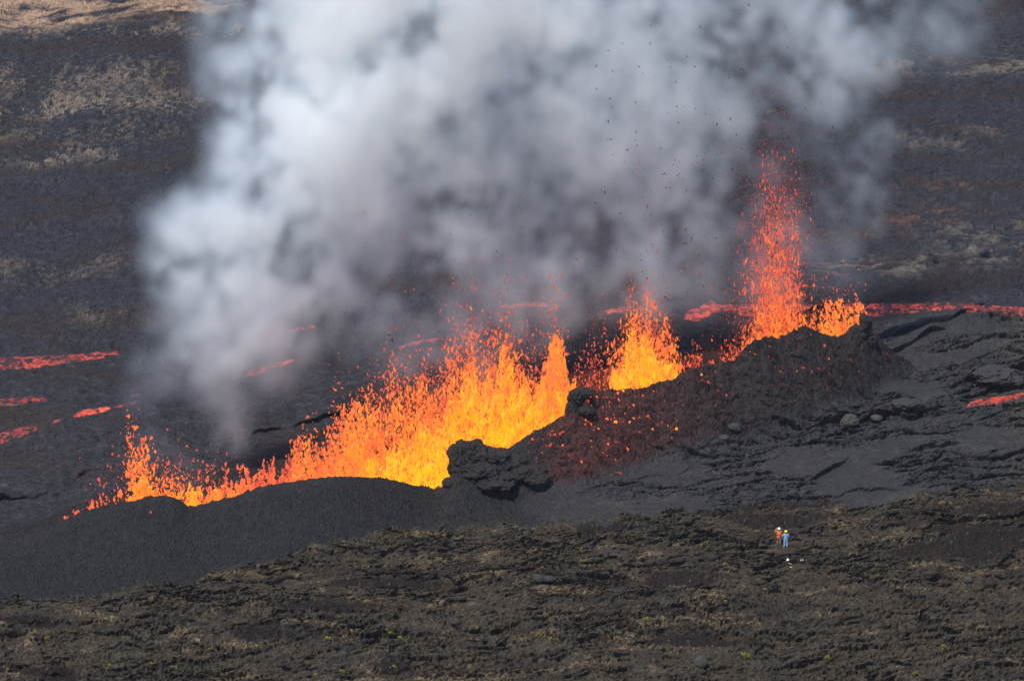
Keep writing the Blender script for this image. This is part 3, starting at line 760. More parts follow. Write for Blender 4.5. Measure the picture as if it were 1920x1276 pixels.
hot = [(842, 893, .13, .45), (835, 903, .12, .42), (850, 899, .10, .40), (905, 848, .09, .45), (898, 871, .09, .55), (867, 898, .09, .48), (950, 846, .14, .42), (944, 850, .10, .38), (960, 884, .09, .42), (938, 913, .10, .42), (1269, 805, .20, .80), (1223, 812, .19, .78), (1180, 793, .17, .68), (1154, 796, .18, .72), (1252, 802, .10, .75), (1122, 810, .14, .62), (1187, 788, .13, .6), (1315, 705, .17, .72),
       (1106, 746, .16, .5), (1118, 748, .16, .5), (1075, 755, .13, .5), (1075, 768, .11, .5), (1160, 752, .12, .5), (1168, 735, .17, .68), (1158, 740, .14, .6), (1186, 728, .13, .62), (1152, 755, .12, .45),
       (1138, 788, .14, .48), (1145, 788, .12, .48), (1188, 762, .13, .45), (1172, 776, .10, .5), (1140, 837, .11, .5), (1195, 828, .13, .45), (1175, 845, .16, .42), (1176, 848, .10, .55), (1064, 832, .13, .5), (1055, 840, .13, .5),
       (1042, 825, .12, .5), (1090, 868, .14, .38), (1115, 862, .12, .42), (1092, 855, .12, .38), (1445, 753, .12, .48), (1400, 718, .09, .42), (1395, 725, .09, .42), (1415, 668, .14, .42), (1460, 635, .1, .42), (1520, 628, .12, .42),
       (1500, 636, .12, .42), (1585, 720, .1, .42), (1600, 642, .11, .4), (1546, 650, .12, .42), (1413, 708, .1, .48), (1362, 742, .09, .42), (1350, 728, .09, .42), (1240, 765, .09, .5), (1251, 763, .09, .5), (1285, 750, .09, .55),
       (1130, 765, .10, .45), (1205, 745, .10, .45), (1225, 735, .1, .45), (1252, 735, .1, .45), (1098, 790, .12, .4), (1108, 800, .12, .42), (1215, 780, .1, .42), (1260, 822, .08, .42)]
for i, (px, py, s, t) in enumerate(hot):
    p = hit(px, py, 395, 560) + Vector((0, -0.05, 0.06))
    if i == 0: lb = 'largest bright orange lava clot on the red slope, rightmost of a row'
    elif i == 1: lb = 'tall bright orange lava clot left of the largest one on the red slope'
    elif px < 1000: lb = 'small red lava clot stuck on or beside the black rock outcrop'
    elif px < 1330: lb = ('large ' if s >= .13 else 'small ') + ('bright orange' if t >= .6 else 'orange' if t >= .46 else 'dull red') + ' lava clot stuck on the red slope of the spatter cone'
    else: lb = 'small dim red lava clot on the dark slope below the cone summit'
    lava_clot(p, (random.uniform(-.5, .5), -.4, 1), t, s * 1.3, lb, 'lava clots lying on the spatter cone')
lava_clot(hit(283, 965, 380, 470) + Vector((0, 0, .08)), (.2, 0, 1), .5, .12, 'single orange lava clot lying on the black cinder mound at the left', 'lava clots lying on the spatter cone')

# ------------------------------------------------------------------ rocks
def rock_mesh(name, blobs, seed, sub=4, amp=0.35, freq=1.2):
    bm = bmesh.new()
    for (c, s) in blobs:
        t = bmesh.new(); bmesh.ops.create_icosphere(t, subdivisions=sub, radius=1.0)
        for v in t.verts:
            d = v.co.normalized()
            w = Vector((d.x * s[0], d.y * s[1], d.z * s[2])) + Vector(c)
            q = w * freq + Vector((seed * 7.7, seed * 1.3, 0))
            k = 1 + amp * mnoise.noise(q) + amp * 0.9 * (0.35 - abs(mnoise.noise(q * 2.3))) + amp * 0.4 * (0.35 - abs(mnoise.noise(q * 4.6))) + amp * 0.12 * mnoise.noise(q * 9.0)
            v.co = Vector(c) + Vector((d.x * s[0], d.y * s[1], d.z * s[2])) * k
        tm = bpy.data.meshes.new('tmp'); t.to_mesh(tm); t.free(); bm.from_mesh(tm); bpy.data.meshes.remove(tm)
    me = bpy.data.meshes.new(name); bm.to_mesh(me); bm.free()
    return me

def rock_mat(name, col, rough=0.75):
    m, n, l = new_mat(name)
    b = n['Principled BSDF']; b.inputs['Roughness'].default_value = rough
    geo = n.new('ShaderNodeNewGeometry')
    t = n.new('ShaderNodeTexNoise'); t.inputs['Scale'].default_value = 3.0; t.inputs['Detail'].default_value = 6; t.inputs['Roughness'].default_value = 0.7
    l.new(geo.outputs['Position'], t.inputs['Vector'])
    mx = n.new('ShaderNodeMix'); mx.data_type = 'RGBA'
    mx.inputs[6].default_value = (*[c * 0.5 for c in col], 1); mx.inputs[7].default_value = (*[c * 1.5 for c in col], 1)
    l.new(t.outputs[0], mx.inputs[0]); l.new(mx.outputs[2], b.inputs['Base Color'])
    bp = n.new('ShaderNodeBump'); bp.inputs['Distance'].default_value = 0.15; l.new(t.outputs[0], bp.inputs['Height']); l.new(bp.outputs[0], b.inputs['Normal'])
    return m
M_rock = rock_mat('black_spatter_rock', (0.013, 0.011, 0.012))
M_grey = rock_mat('grey_lava_rock', (0.052, 0.049, 0.043))
M_dark = rock_mat('dark_lava_rock', (0.035, 0.033, 0.033))

def rock(name, px, py, blobs_px, mat, label, seed, cat='boulder', dy=0.0, amp=0.35, freq=1.2, group=None, sub=4):
    """blobs given as (px, py, rx, rz) in the photograph's pixels round the foot point"""
    g = hit(px, py, 340, 700)
    y0 = g.y + dy
    m = (y0 * ct + H * st) / F                       # metres per pixel at that distance
    bl = []
    for (bx, by, rx, rz, ddy) in blobs_px:
        x, y, z = pix_at(bx, by, y0 + ddy)
        bl.append(((x - g.x, y - g.y, z - g.z), (rx * m, max(rx, rz) * m * 0.9, rz * m)))
    o = link(name, rock_mesh(name, bl, seed, sub=sub, amp=amp, freq=freq), mat)
    o.location = g
    return tag(o, label, cat, group)

rock('rock_outcrop', 890, 915, [(878, 850, 33, 25, 0), (858, 870, 16, 36, -.8), (920, 856, 36, 16, .3), (955, 868, 28, 18, .3), (900, 884, 42, 18, -1.6), (852, 905, 20, 13, -3.0), (985, 886, 34, 13, -.6), (925, 900, 44, 12, -2.6), (1005, 896, 26, 9, -1.5)], M_rock,
     'black lumpy rock outcrop on the rim between the yellow main fountain and the red slope', 3, 'rock outcrop', dy=4.0, amp=0.42, freq=0.9, sub=5)
rock('spatter_wall', 1072, 860, [(1078, 746, 13, 15, 0), (1071, 768, 10, 18, -.4), (1067, 792, 9, 14, -.8), (1072, 806, 12, 12, -1.4), (1063, 832, 8, 16, -3.2), (1068, 848, 8, 12, -3.6), (1094, 736, 16, 8, .5), (1100, 770, 14, 8, -.6), (1085, 790, 9, 8, -1)], M_rock,
     'black ragged spatter wall beside the right end of the main fountain', 5, 'rock wall', dy=5.0, amp=0.45, freq=1.0, sub=5)
rock('rock_pinnacle', 1625, 640, [(1621, 606, 8, 20, 0), (1627, 615, 9, 20, .2), (1617, 622, 14, 14, -.2), (1632, 632, 13, 14, 0), (1600, 626, 12, 12, -.2)], M_rock, 'ragged black rock pinnacle on the right tip of the crater rim', 8, 'rock', dy=0.6, amp=0.45, freq=1.1)
rock('boulder', 1592, 802, [(1592, 789, 16, 12, 0), (1584, 792, 9, 9, -.2)], M_grey, 'rounded grey boulder in the dark hollow below the ledge', 11)
rock('boulder', 1648, 792, [(1645, 783, 10, 6, 0)], M_grey, 'small pale rock right of the rounded grey boulder', 12)
rock('boulder', 1702, 770, [(1700, 756, 27, 9, 0), (1718, 762, 12, 12, 0)], M_dark, 'long dark lava block lying along the ledge', 13)
rock('boulder', 1378, 806, [(1378, 800, 13, 7, 0)], M_dark, 'small dark rock alone on smooth lava below the cone', 14)
rock('boulder', 1358, 826, [(1358, 820, 9, 5, 0)], M_grey, 'small pale rock just below the lone dark rock', 15)
rock('boulder', 1019, 1094, [(1010, 1084, 10, 7, 0), (1028, 1085, 12, 6, 0)], M_dark, 'dark squarish lava slab standing up from the brown field', 16)
rock('boulder', 1316, 1250, [(1316, 1240, 12, 11, 0), (1308, 1246, 7, 6, 0)], M_grey, 'pale grey angular boulder near the bottom edge', 17)
rock('boulder', 1868, 716, [(1868, 702, 40, 14, 0), (1890, 710, 30, 12, -.3)], M_young if False else M_dark, 'broad rounded lava lobe under the black ledge at the right edge', 18)
rock('boulder', 1732, 766, [(1740, 756, 18, 14, .2)], M_dark, 'rounded dark lava lobe between the long block and the red tongue', 19)
rock('boulder', 1808, 1092, [(1816, 1086, 9, 6, 0)], M_grey, 'small grey rock at the lower tip of the dark clinker patch', 20)

# ------------------------------------------------------------------ tufts of yellow green plants
M_leaf = plain('yellow_green_leaf', (0.30, 0.27, 0.04), 0.6, 0.4, 6)
M_stem = plain('plant_stem', (0.12, 0.10, 0.04), 0.7, 0.3, 6)
def blade(bm, a, r, l, lift):
    d = Vector((math.cos(a), math.sin(a), 0)); s = Vector((-d.y, d.x, 0))
    p0 = d * 0.02; p1 = d * r * 0.6 + Vector((0, 0, l)); p2 = d * r + Vector((0, 0, l * lift))
    w = 0.035
    vs = [bm.verts.new(p0 - s * w * .5), bm.verts.new(p0 + s * w * .5), bm.verts.new(p1 + s * w), bm.verts.new(p2), bm.verts.new(p1 - s * w)]
    bm.faces.new(vs)
plant_protos = []
for k in range(3):
    root = empty('fern_tuft', (0, 0, 0))
    bm = bmesh.new()
    for i in range(26): blade(bm, random.uniform(0, 6.28), random.uniform(.12, .32), random.uniform(.10, .34), random.uniform(.5, 1.1))
    me = bpy.data.meshes.new('leaves'); bm.to_mesh(me); bm.free(); link('leaves', me, M_leaf, root)
    bm = bmesh.new(); bmesh.ops.create_cone(bm, segments=6, radius1=0.035, radius2=0.015, depth=0.2, cap_ends=True, matrix=Matrix.Translation((0, 0, 0.08)))
    me = bpy.data.meshes.new('stem'); bm.to_mesh(me); bm.free(); link('stem', me, M_stem, root)
    plant_protos.append([root, False])
TUFT_LABELS = [
    'fern tuft on open lava straight below the smooth end of the cinder slope',
    'bright yellow fern tuft alone left of the bottom centre',
    'yellow fern tuft closest to the left edge',
    'yellow fern tuft lowest of the three near the lower left corner',
    'fern tuft between the lower left corner and the bottom centre, standing alone',
    'fern tuft left one of a pair at the bottom edge, left of centre',
    'fern tuft right one of a pair at the bottom edge, left of centre',
    'fern tuft right one of a close pair below the field centre',
    'fern tuft left one of a close pair below the field centre',
    'tiny fern tuft just above the lowest yellow tuft near the lower left corner',
    'small fern tuft between the leftmost tuft and the lowest yellow tuft',
    'fern tuft near the upper edge of the brown lava, left of the dark slab',
    'very small fern tuft closest left of and above the dark slab',
    'small fern tuft alone under the black cinder slope',
    'fern tuft alone in the left half, midway between corner and centre bottom',
    'small fern tuft at the bottom edge straight below the close pair',
    'yellow fern tuft nearest above the dark slab on its right side',
    'small yellow fern tuft topmost of two above the dark slab',
    'green fern tuft alone in the middle of the brown lava below the people',
    'fern tuft right one of a yellow pair below the dark slab',
    'fern tuft left one of a yellow pair below the dark slab',
    'yellow fern tuft to the right of the round dull bush',
    'small fern tuft left of the two bags behind the people',
    'fern tuft at the bottom edge nearest the lower right corner',
    'fern tuft nearest the right edge, above the lower right corner',
    'small fern tuft straight above the round dull bush',
    'yellow fern tuft just left of the two people',
    'round dull yellow bush right of the pale angular boulder, largest plant']
tufts = [(890, 1179, 1.3), (616, 1201, 1.3), (89, 1200, 1.2), (327, 1255, 1.3), (395, 1220, 1), (592, 1269, 1), (642, 1265, 1.1), (750, 1200, 1.2), (732, 1190, .9), (285, 1246, .8), (205, 1250, .8), (807, 1060, .9), (857, 1050, .7), (682, 1065, .8),
         (482, 1215, .9), (740, 1255, .9), (1092, 1055, 1.2), (1091, 1036, .8), (1212, 1165, 1.2), (1034, 1200, 1), (1011, 1196, 1.2), (1552, 1237, 1.2), (1360, 1062, 1), (1717, 1265, 1), (1770, 1215, 1), (1360, 1135, .8), (1422, 998, .9), (1399, 1234, 1.7)]
for i, (px, py, s) in enumerate(tufts):
    k = i % 3
    root, used = plant_protos[k]
    if used:
        r = root.copy(); COL.objects.link(r)
        for ch in root.children:
            c = ch.copy(); COL.objects.link(c); c.parent = r
    else:
        r = root; plant_protos[k][1] = True
    r.location = hit(px, py, 335, 450); r.rotation_euler = (0, 0, random.uniform(0, 6)); r.scale = (s, s, s)
    tag(r, TUFT_LABELS[i], 'plant', 'small plants on the brown lava')

# ------------------------------------------------------------------ the two people
def skin_mesh(name, joints, edges, mat, parent, sub=1):
    me = bpy.data.meshes.new(name)
    me.from_pydata([j[0] for j in joints], edges, [])
    o = link(name, me, mat, parent)
    md = o.modifiers.new('skin', 'SKIN'); md.use_smooth_shade = True
    lay_ = me.skin_vertices[0].data if len(me.skin_vertices) else None
    if lay_ is None:
        bm = bmesh.new(); bm.from_mesh(me); bm.verts.layers.skin.verify(); bm.to_mesh(me); bm.free(); lay_ = me.skin_vertices[0].data
    for i, j in enumerate(joints):
        r = j[1] if isinstance(j[1], tuple) else (j[1], j[1])
        lay_[i].radius = r; lay_[i].use_root = (i == 0)
    sd = o.modifiers.new('sub', 'SUBSURF'); sd.levels = sub; sd.render_levels = sub
    return o

M_skin = plain('skin', (0.48, 0.28, 0.19), 0.6, 0.1)
M_orange = plain('orange_jacket', (0.85, 0.16, 0.02), 0.75, 0.12)
M_blue = plain('blue_coverall', (0.24, 0.42, 0.62), 0.75, 0.15)
M_white = plain('white_plastic', (0.85, 0.84, 0.78), 0.35, 0.05)
M_yellow = plain('yellow_plastic', (0.85, 0.68, 0.03), 0.35, 0.05)
M_black = plain('black_fabric', (0.02, 0.02, 0.022), 0.7, 0.3)
M_shoe = plain('pale_shoe', (0.5, 0.5, 0.5), 0.7, 0.2)
M_boot = plain('brown_boot', (0.12, 0.08, 0.05), 0.7, 0.2)
M_short = plain('dark_shorts', (0.05, 0.05, 0.06), 0.8, 0.2)
M_hair = plain('dark_hair', (0.05, 0.035, 0.025), 0.7, 0.3)

def arm(side, elbow, wrist):
    return (side * 0.19, 0, 1.43), elbow, wrist

def person(px, py, rz, armL, armR, label, variant):
    g = hit(px, py, 350, 420)
    t = empty('person', g - Vector((0, 0, 0.02)), rz)
    tag(t, label, 'person', 'people watching the eruption')
    J, E = [], []
    def add(p, r, par=None):
        J.append((p, r))
        if par is not None: E.append((par, len(J) - 1))
        return len(J) - 1
    pel = add((0, 0, 0.95), (0.15, 0.11)); wai = add((0, 0, 1.10), (0.13, 0.095), pel); che = add((0, 0, 1.33), (0.165, 0.11), wai)
    nk = add((0, 0.0, 1.50), 0.055, che); hd = add((0, 0.02, 1.60), (0.075, 0.09), nk); ht = add((0, 0.02, 1.71), (0.07, 0.08), hd)
    legs = []
    for s in (-1, 1):
        hp = add((s * 0.10, 0, 0.88), 0.09, pel); kn = add((s * 0.12, 0.01, 0.49), 0.058, hp); an = add((s * 0.13, -0.01, 0.09), 0.04, kn); toe = add((s * 0.15, 0.15, 0.04), 0.035, an)
        legs.append(((s * 0.10, 0, 0.88), (s * 0.12, 0.01, 0.49), (s * 0.13, -0.01, 0.09), (s * 0.15, 0.15, 0.04)))
    arms = []
    for s, (el, wr, fd) in ((-1, armL), (1, armR)):
        sh = add((s * 0.19, 0, 1.42), 0.06, che); e_ = add(el, 0.043, sh); w_ = add(wr, 0.03, e_)
        fd = Vector(fd).normalized(); pw = Vector(wr)
        palm = add(tuple(pw + fd * 0.07), (0.038, 0.02), w_)
        sd = fd.cross(Vector((0, 0, 1)));
        sd = sd.normalized() if sd.length > .1 else Vector((1, 0, 0))
        for i, (off, ln) in enumerate(((-.03, .065), (-.01, .078), (.01, .074), (.03, .058))):
            k1 = add(tuple(pw + fd * 0.10 + sd * off), 0.009, palm); add(tuple(pw + fd * (0.10 + ln) + sd * off * 1.2 + Vector((0, 0, -.015))), 0.008, k1)
        th = add(tuple(pw + fd * 0.04 + sd * -.045), 0.011, w_); add(tuple(pw + fd * 0.085 + sd * -.065), 0.009, th)
        arms.append(((s * 0.19, 0, 1.42), el, wr))
    skin_mesh('body', J, E, M_skin, t, 2)
    # face: nose, eyes, ears
    bm = bmesh.new()
    for (p, r) in (((0, 0.115, 1.615), .014), ((-.03, .098, 1.64), .011), ((.03, .098, 1.64), .011), ((-.078, .02, 1.625), .02), ((.078, .02, 1.625), .02)):
        bmesh.ops.create_icosphere(bm, subdivisions=1, radius=r, matrix=Matrix.Translation(p))
    me = bpy.data.meshes.new('face'); bm.to_mesh(me); bm.free(); link('face', me, M_skin, t)
    bm = bmesh.new(); bmesh.ops.create_uvsphere(bm, u_segments=12, v_segments=8, radius=0.1, matrix=Matrix.Translation((0, -0.012, 1.63)))
    me = bpy.data.meshes.new('hair'); bm.to_mesh(me); bm.free(); link('hair', me, M_hair, t)
    # helmet: dome, brim
    hm = M_white if variant == 0 else M_yellow
    bm = bmesh.new(); bmesh.ops.create_uvsphere(bm, u_segments=20, v_segments=12, radius=0.145)
    for v in list(bm.verts):
        if v.co.z < -0.01: v.co.z = -0.01; v.co.x *= 1.0
        v.co.y *= 1.12
    bmesh.ops.remove_doubles(bm, verts=bm.verts, dist=1e-4)
    me = bpy.data.meshes.new('helmet'); bm.to_mesh(me); bm.free(); h_ = link('helmet', me, hm, t); h_.location = (0, 0.01, 1.69)
    for p in me.polygons: p.use_smooth = True
    bm = bmesh.new(); bmesh.ops.create_cone(bm, segments=20, radius1=0.165, radius2=0.15, depth=0.02, cap_ends=True, matrix=Matrix.Diagonal((1, 1.2, 1, 1)))
    me = bpy.data.meshes.new('brim'); bm.to_mesh(me); bm.free(); b_ = link('brim', me, hm, h_)
    # clothes
    def limbs(ends, r):
        JJ, EE = [], []
        for ch, rs in zip(ends, r):
            for i, p in enumerate(ch):
                JJ.append((p, rs[i]))
                if i: EE.append((len(JJ) - 2, len(JJ) - 1))
        return JJ, EE
    top_m = M_orange if variant == 0 else M_blue
    hem = 0.70 if variant == 0 else 0.93
    JJ = [((0, 0, 1.0), (.19, .145)), ((0, 0, 1.16), (.17, .125)), ((0, 0, 1.36), (.195, .135)), ((0, 0, 1.49), (.09, .08))]
    EE = [(0, 1), (1, 2), (2, 3)]
    if variant == 0: JJ.append(((0, 0, hem), (.20, .15))); EE.append((0, 4))
    for (a, b, c) in arms:
        k = len(JJ); JJ += [(a, .085), (b, .066), (tuple(Vector(b).lerp(Vector(c), .9)), .05)]; EE += [(2, k), (k, k + 1), (k + 1, k + 2)]
    if variant == 1:
        for (a, b, c, d) in legs:
            k = len(JJ); JJ += [(a, .125), (b, .095), ((c[0], c[1], .13), .085)]; EE += [(0, k), (k, k + 1), (k + 1, k + 2)]
        skin_mesh('coverall', JJ, EE, top_m, t, 2)
        bm = bmesh.new(); bmesh.ops.create_cone(bm, segments=20, radius1=.2, radius2=.195, depth=.05, cap_ends=False, matrix=Matrix.Translation((0, 0, 1.06)) @ Matrix.Diagonal((1, .8, 1, 1)))
        me = bpy.data.meshes.new('belt'); bm.to_mesh(me); bm.free(); link('belt', me, M_blue, t)
    else:
        skin_mesh('jacket', JJ, EE, top_m, t, 2)
        J2, E2 = limbs([((s * 0.10, 0, .85), (s * .118, .01, .56)) for s in (-1, 1)], [(.11, .085)] * 2)
        skin_mesh('shorts', J2, E2, M_short, t, 2)
    for (a, b, c, d) in legs:
        J3 = [((c[0], c[1] - .03, .06), .055), ((d[0], d[1], .05), .045), ((c[0], c[1], .16), .055)]
        skin_mesh('boot', J3, [(0, 1), (0, 2)], M_shoe if variant == 1 else M_boot, t, 1)
    return t

person(1460, 1023, R(-4), ((-0.36, 0.12, 1.33), (-0.27, 0.27, 1.56), (.35, .2, .9)), ((0.34, 0.10, 1.20), (0.12, 0.32, 1.42), (-.6, .3, .6)),
       'person in an orange knee length jacket and white helmet seen from behind, arm raised', 0)
person(1473, 1028, R(6), ((-0.37, 0.02, 1.18), (-0.13, 0.25, 1.16), (.9, .2, 0)), ((0.37, 0.02, 1.18), (0.13, 0.26, 1.12), (-.9, .2, 0)),
       'person in light blue coveralls and a yellow helmet seen from behind, arms folded', 1)

# ------------------------------------------------------------------ their gear on the ground
def box_bm(bm, c, s, bev=0.02):
    t = bmesh.new(); bmesh.ops.create_cube(t, size=1.0)
    for v in t.verts: v.co = Vector((v.co.x * s[0], v.co.y * s[1], v.co.z * s[2]))
    bmesh.ops.bevel(t, geom=t.edges[:], offset=bev, segments=2, affect='EDGES')
    for v in t.verts: v.co += Vector(c)
    tm = bpy.data.meshes.new('t'); t.to_mesh(tm); t.free(); bm.from_mesh(tm); bpy.data.meshes.remove(tm)
def part(name, boxes, mat, parent):
    bm = bmesh.new()
    for b in boxes: box_bm(bm, *b)
    me = bpy.data.meshes.new(name); bm.to_mesh(me); bm.free()
    return link(name, me, mat, parent)
M_pale = plain('pale_strap', (0.45, 0.43, 0.40), 0.6, 0.1)
M_red = plain('red_strap', (0.35, 0.05, 0.05), 0.7, 0.2)
t = empty('backpack', hit(1503, 1056, 350, 420), R(15))
tag(t, 'black rucksack with white and red straps lying on the lava behind the people', 'backpack')
part('pack_body', [((0, 0, .17), (.48, .34, .30), .08)], M_black, t)
part('back_pad', [((0, -.05, .33), (.38, .22, .06), .03)], M_pale, t)
for s in (-.10, .10): part('strap', [((s, -.02, .40), (.07, .10, .16), .02)], M_pale, t)
part('strap_lining', [((0, -.02, .38), (.08, .08, .12), .02)], M_red, t)
t = empty('hip_bag', hit(1510, 1055, 350, 420), R(30))
tag(t, 'small dark bag with a pale buckle right beside the rucksack', 'bag')
part('bag_body', [((0, 0, .10), (.34, .24, .2), .06)], M_black, t)
part('buckle', [((.02, -.1, .19), (.08, .06, .05), .015)], M_pale, t)
t = empty('gear_bag', hit(1481, 1060, 350, 420), R(-25))
tag(t, 'low black gear bag with yellow green piping lying left of the rucksack', 'bag')
part('bag_body', [((0, 0, .12), (.55, .32, .22), .07)], M_black, t)
part('piping', [((.12, -.1, .24), (.24, .05, .04), .015)], M_yellow, t)
part('lid_flap', [((-.1, .02, .245), (.14, .12, .05), .02)], M_pale, t)
t = link('safety_helmet', bpy.data.meshes['helmet'] if 'helmet' in bpy.data.meshes else None)
t.location = hit(1477, 1055, 350, 420) + Vector((0, 0, .22)); t.rotation_euler = (R(25), R(10), 0)
tag(t, 'white helmet resting on the low black gear bag', 'helmet')
t = empty('water_bottle', hit(1484, 1064, 350, 420), R(40))
tag(t, 'small pale bottle lying in front of the low gear bag', 'bottle')
bm = bmesh.new(); bmesh.ops.create_cone(bm, segments=12, radius1=.06, radius2=.06, depth=.24, cap_ends=True, matrix=Matrix.Translation((0, 0, .07)) @ Matrix.Rotation(R(90), 4, 'X'))
me = bpy.data.meshes.new('bottle_body'); bm.to_mesh(me); bm.free(); link('bottle_body', me, M_pale, t)
bm = bmesh.new(); bmesh.ops.create_cone(bm, segments=12, radius1=.035, radius2=.035, depth=.07, cap_ends=True, matrix=Matrix.Translation((0, .16, .07)) @ Matrix.Rotation(R(90), 4, 'X'))
me = bpy.data.meshes.new('cap'); bm.to_mesh(me); bm.free(); link('cap', me, M_yellow, t)

# ------------------------------------------------------------------ smoke: one voxel cloud, puffs along the fissure broken up by noise
PUFFS = [  # px, py, radius px, weight, depth offset m
    (432, 825, 40, .12, 0), (428, 780, 48, .15, 0), (418, 730, 62, .20, 1), (400, 685, 80, .22, 1), (350, 625, 75, .20, 2), (440, 620, 110, .36, 2), (430, 540, 135, .95, 3), (390, 450, 100, .85, 4), (490, 440, 125, .80, 5), (325, 420, 62, .45, 4),
    (320, 510, 60, .40, 3), (555, 520, 85, .75, 4), (600, 430, 70, .60, 5), (610, 560, 60, .30, 5), (520, 640, 90, .30, 4), (300, 690, 60, .12, 2), (640, 620, 80, .12, 6),
    (450, 330, 75, .40, 6), (455, 285, 66, .50, 7), (540, 320, 105, .70, 7), (570, 280, 120, 1.0, 8), (480, 220, 90, .85, 8), (620, 220, 140, 1.2, 9), (440, 170, 72, .48, 9), (540, 120, 120, .9, 10), (690, 130, 165, 1.3, 10), (820, 40, 190, 1.3, 11),
    (425, 75, 66, .28, 10), (600, 20, 140, .9, 11), (455, 10, 85, .32, 11), (700, 320, 95, .85, 8), (690, 400, 55, .60, 7), (745, 440, 70, .40, 7), (650, 370, 60, .5, 7), (800, 230, 135, .95, 9), (760, -60, 200, 1.1, 12), (815, 470, 70, .30, 6), (860, 330, 80, .35, 8), (1140, 430, 80, .25, 7), (560, -70, 150, .7, 12),
    (850, 400, 120, .60, 7), (925, 350, 115, .55, 8), (950, 150, 180, 1.05, 10), (1010, 40, 190, 1.2, 11), (1110, 250, 105, .95, 9), (1160, 190, 125, .80, 10), (1060, 390, 120, .60, 8), (1000, 480, 100, .42, 6), (1000, 550, 110, .26, 5),
    (960, 625, 90, .24, 4), (900, 650, 80, .14, 3), (1060, 610, 70, .12, 4), (1090, 480, 70, .3, 6), (960, -60, 220, 1.1, 12), (880, 500, 70, .22, 6),
    (1210, 90, 170, .70, 10), (1310, 150, 160, .50, 10), (1400, 80, 170, .55, 11), (1250, 300, 140, .55, 9), (1360, 280, 120, .35, 9), (1560, 150, 115, .65, 9), (1600, 250, 85, .50, 8), (1625, 340, 55, .42, 7), (1640, 410, 35, .25, 6),
    (1550, 50, 140, .55, 10), (1720, 20, 120, .20, 10), (1200, 420, 110, .40, 7), (1310, 430, 90, .30, 7), (1450, 480, 90, .22, 5), (1550, 500, 90, .14, 5), (1220, 560, 55, .30, 3), (1210, 500, 70, .25, 4), (1480, 380, 90, .22, 7), (1570, 400, 60, .22, 7),
    (1460, 570, 50, .18, 2), (1300, -60, 200, .7, 12), (1500, -60, 200, .6, 12), (1350, 560, 60, .10, 3),
    (720, 560, 120, .16, 5), (860, 560, 120, .18, 4), (760, 640, 90, .12, 3), (1080, 560, 110, .20, 5), (1180, 470, 120, .25, 6), (1330, 500, 110, .20, 5), (1450, 420, 100, .20, 1), (1445, 540, 90, .18, -1), (1215, 560, 80, .20, -1),
    (560, 640, 90, .14, 4), (700, 480, 100, .26, 6), (780, 380, 110, .30, 7), (620, 500, 90, .30, 6), (1600, 480, 80, .14, 6), (860, 680, 110, .12, 0), (700, 790, 80, .08, 0), (950, 600, 100, .14, 2), (1320, 590, 80, .07, 2), (1550, 545, 80, .06, 0), (250, 740, 60, .05, 3), (270, 840, 60, .05, 0),
    (1700, 120, 100, .10, 9), (1790, 40, 110, .12, 10), (330, 880, 60, .05, 0), (490, 700, 80, .08, 4)]
ysm = lambda p: yf_of(min(max(p, 200), 1640)) + 9.0
VMIN = np.array([-52.0, 362.0, -4.0]); VMAX = np.array([58.0, 482.0, 64.0])
VOX = 0.48
VN = np.round((VMAX - VMIN) / VOX).astype(int)
gx, gy, gz = [np.linspace(VMIN[i], VMAX[i], VN[i]).astype(np.float32) for i in range(3)]

def bspline_mat(n, m, scale):
    t = np.arange(n) * scale
    i = np.floor(t).astype(int); f = t - i
    w = np.stack([(1 - f) ** 3, 3 * f ** 3 - 6 * f ** 2 + 4, -3 * f ** 3 + 3 * f ** 2 + 3 * f + 1, f ** 3], -1) / 6
    M = np.zeros((n, m), np.float32)
    for k in range(4): np.add.at(M, (np.arange(n), i + k), w[:, k])
    return M
def noise3(cell, seed, stretch=(1, 1, 1)):
    r = np.random.default_rng(seed)
    ms, Ms = [], []
    for i in range(3):
        sc = VOX / (cell * stretch[i]); m = int(VN[i] * sc) + 6
        ms.append(m); Ms.append(bspline_mat(VN[i], m, sc))
    a = r.normal(size=ms).astype(np.float32)
    a = np.tensordot(Ms[0], a, (1, 0)); a = np.tensordot(a, Ms[1], (1, 1)); a = np.tensordot(a, Ms[2], (1, 1))
    return a / a.std()
st1 = (1, 1.7, 0.9); st2 = (1, 2.6, 0.95)
nf = 0.42 * noise3(9, 1, (1, 1.3, 1)) + 0.58 * noise3(4.4, 2, st1) + 0.55 * noise3(2.2, 3, st2) + 0.55 * noise3(1.2, 4, st2) + 0.45 * noise3(0.7, 5, st2)
nf /= nf.std()
bil = 0.8 * np.abs(noise3(5.5, 6, st1)) + 0.8 * np.abs(noise3(2.8, 7, st2)) + 0.6 * np.abs(noise3(1.5, 8, st2))
bil = (bil - bil.mean()) / bil.std()
D = np.zeros(VN, np.float32)
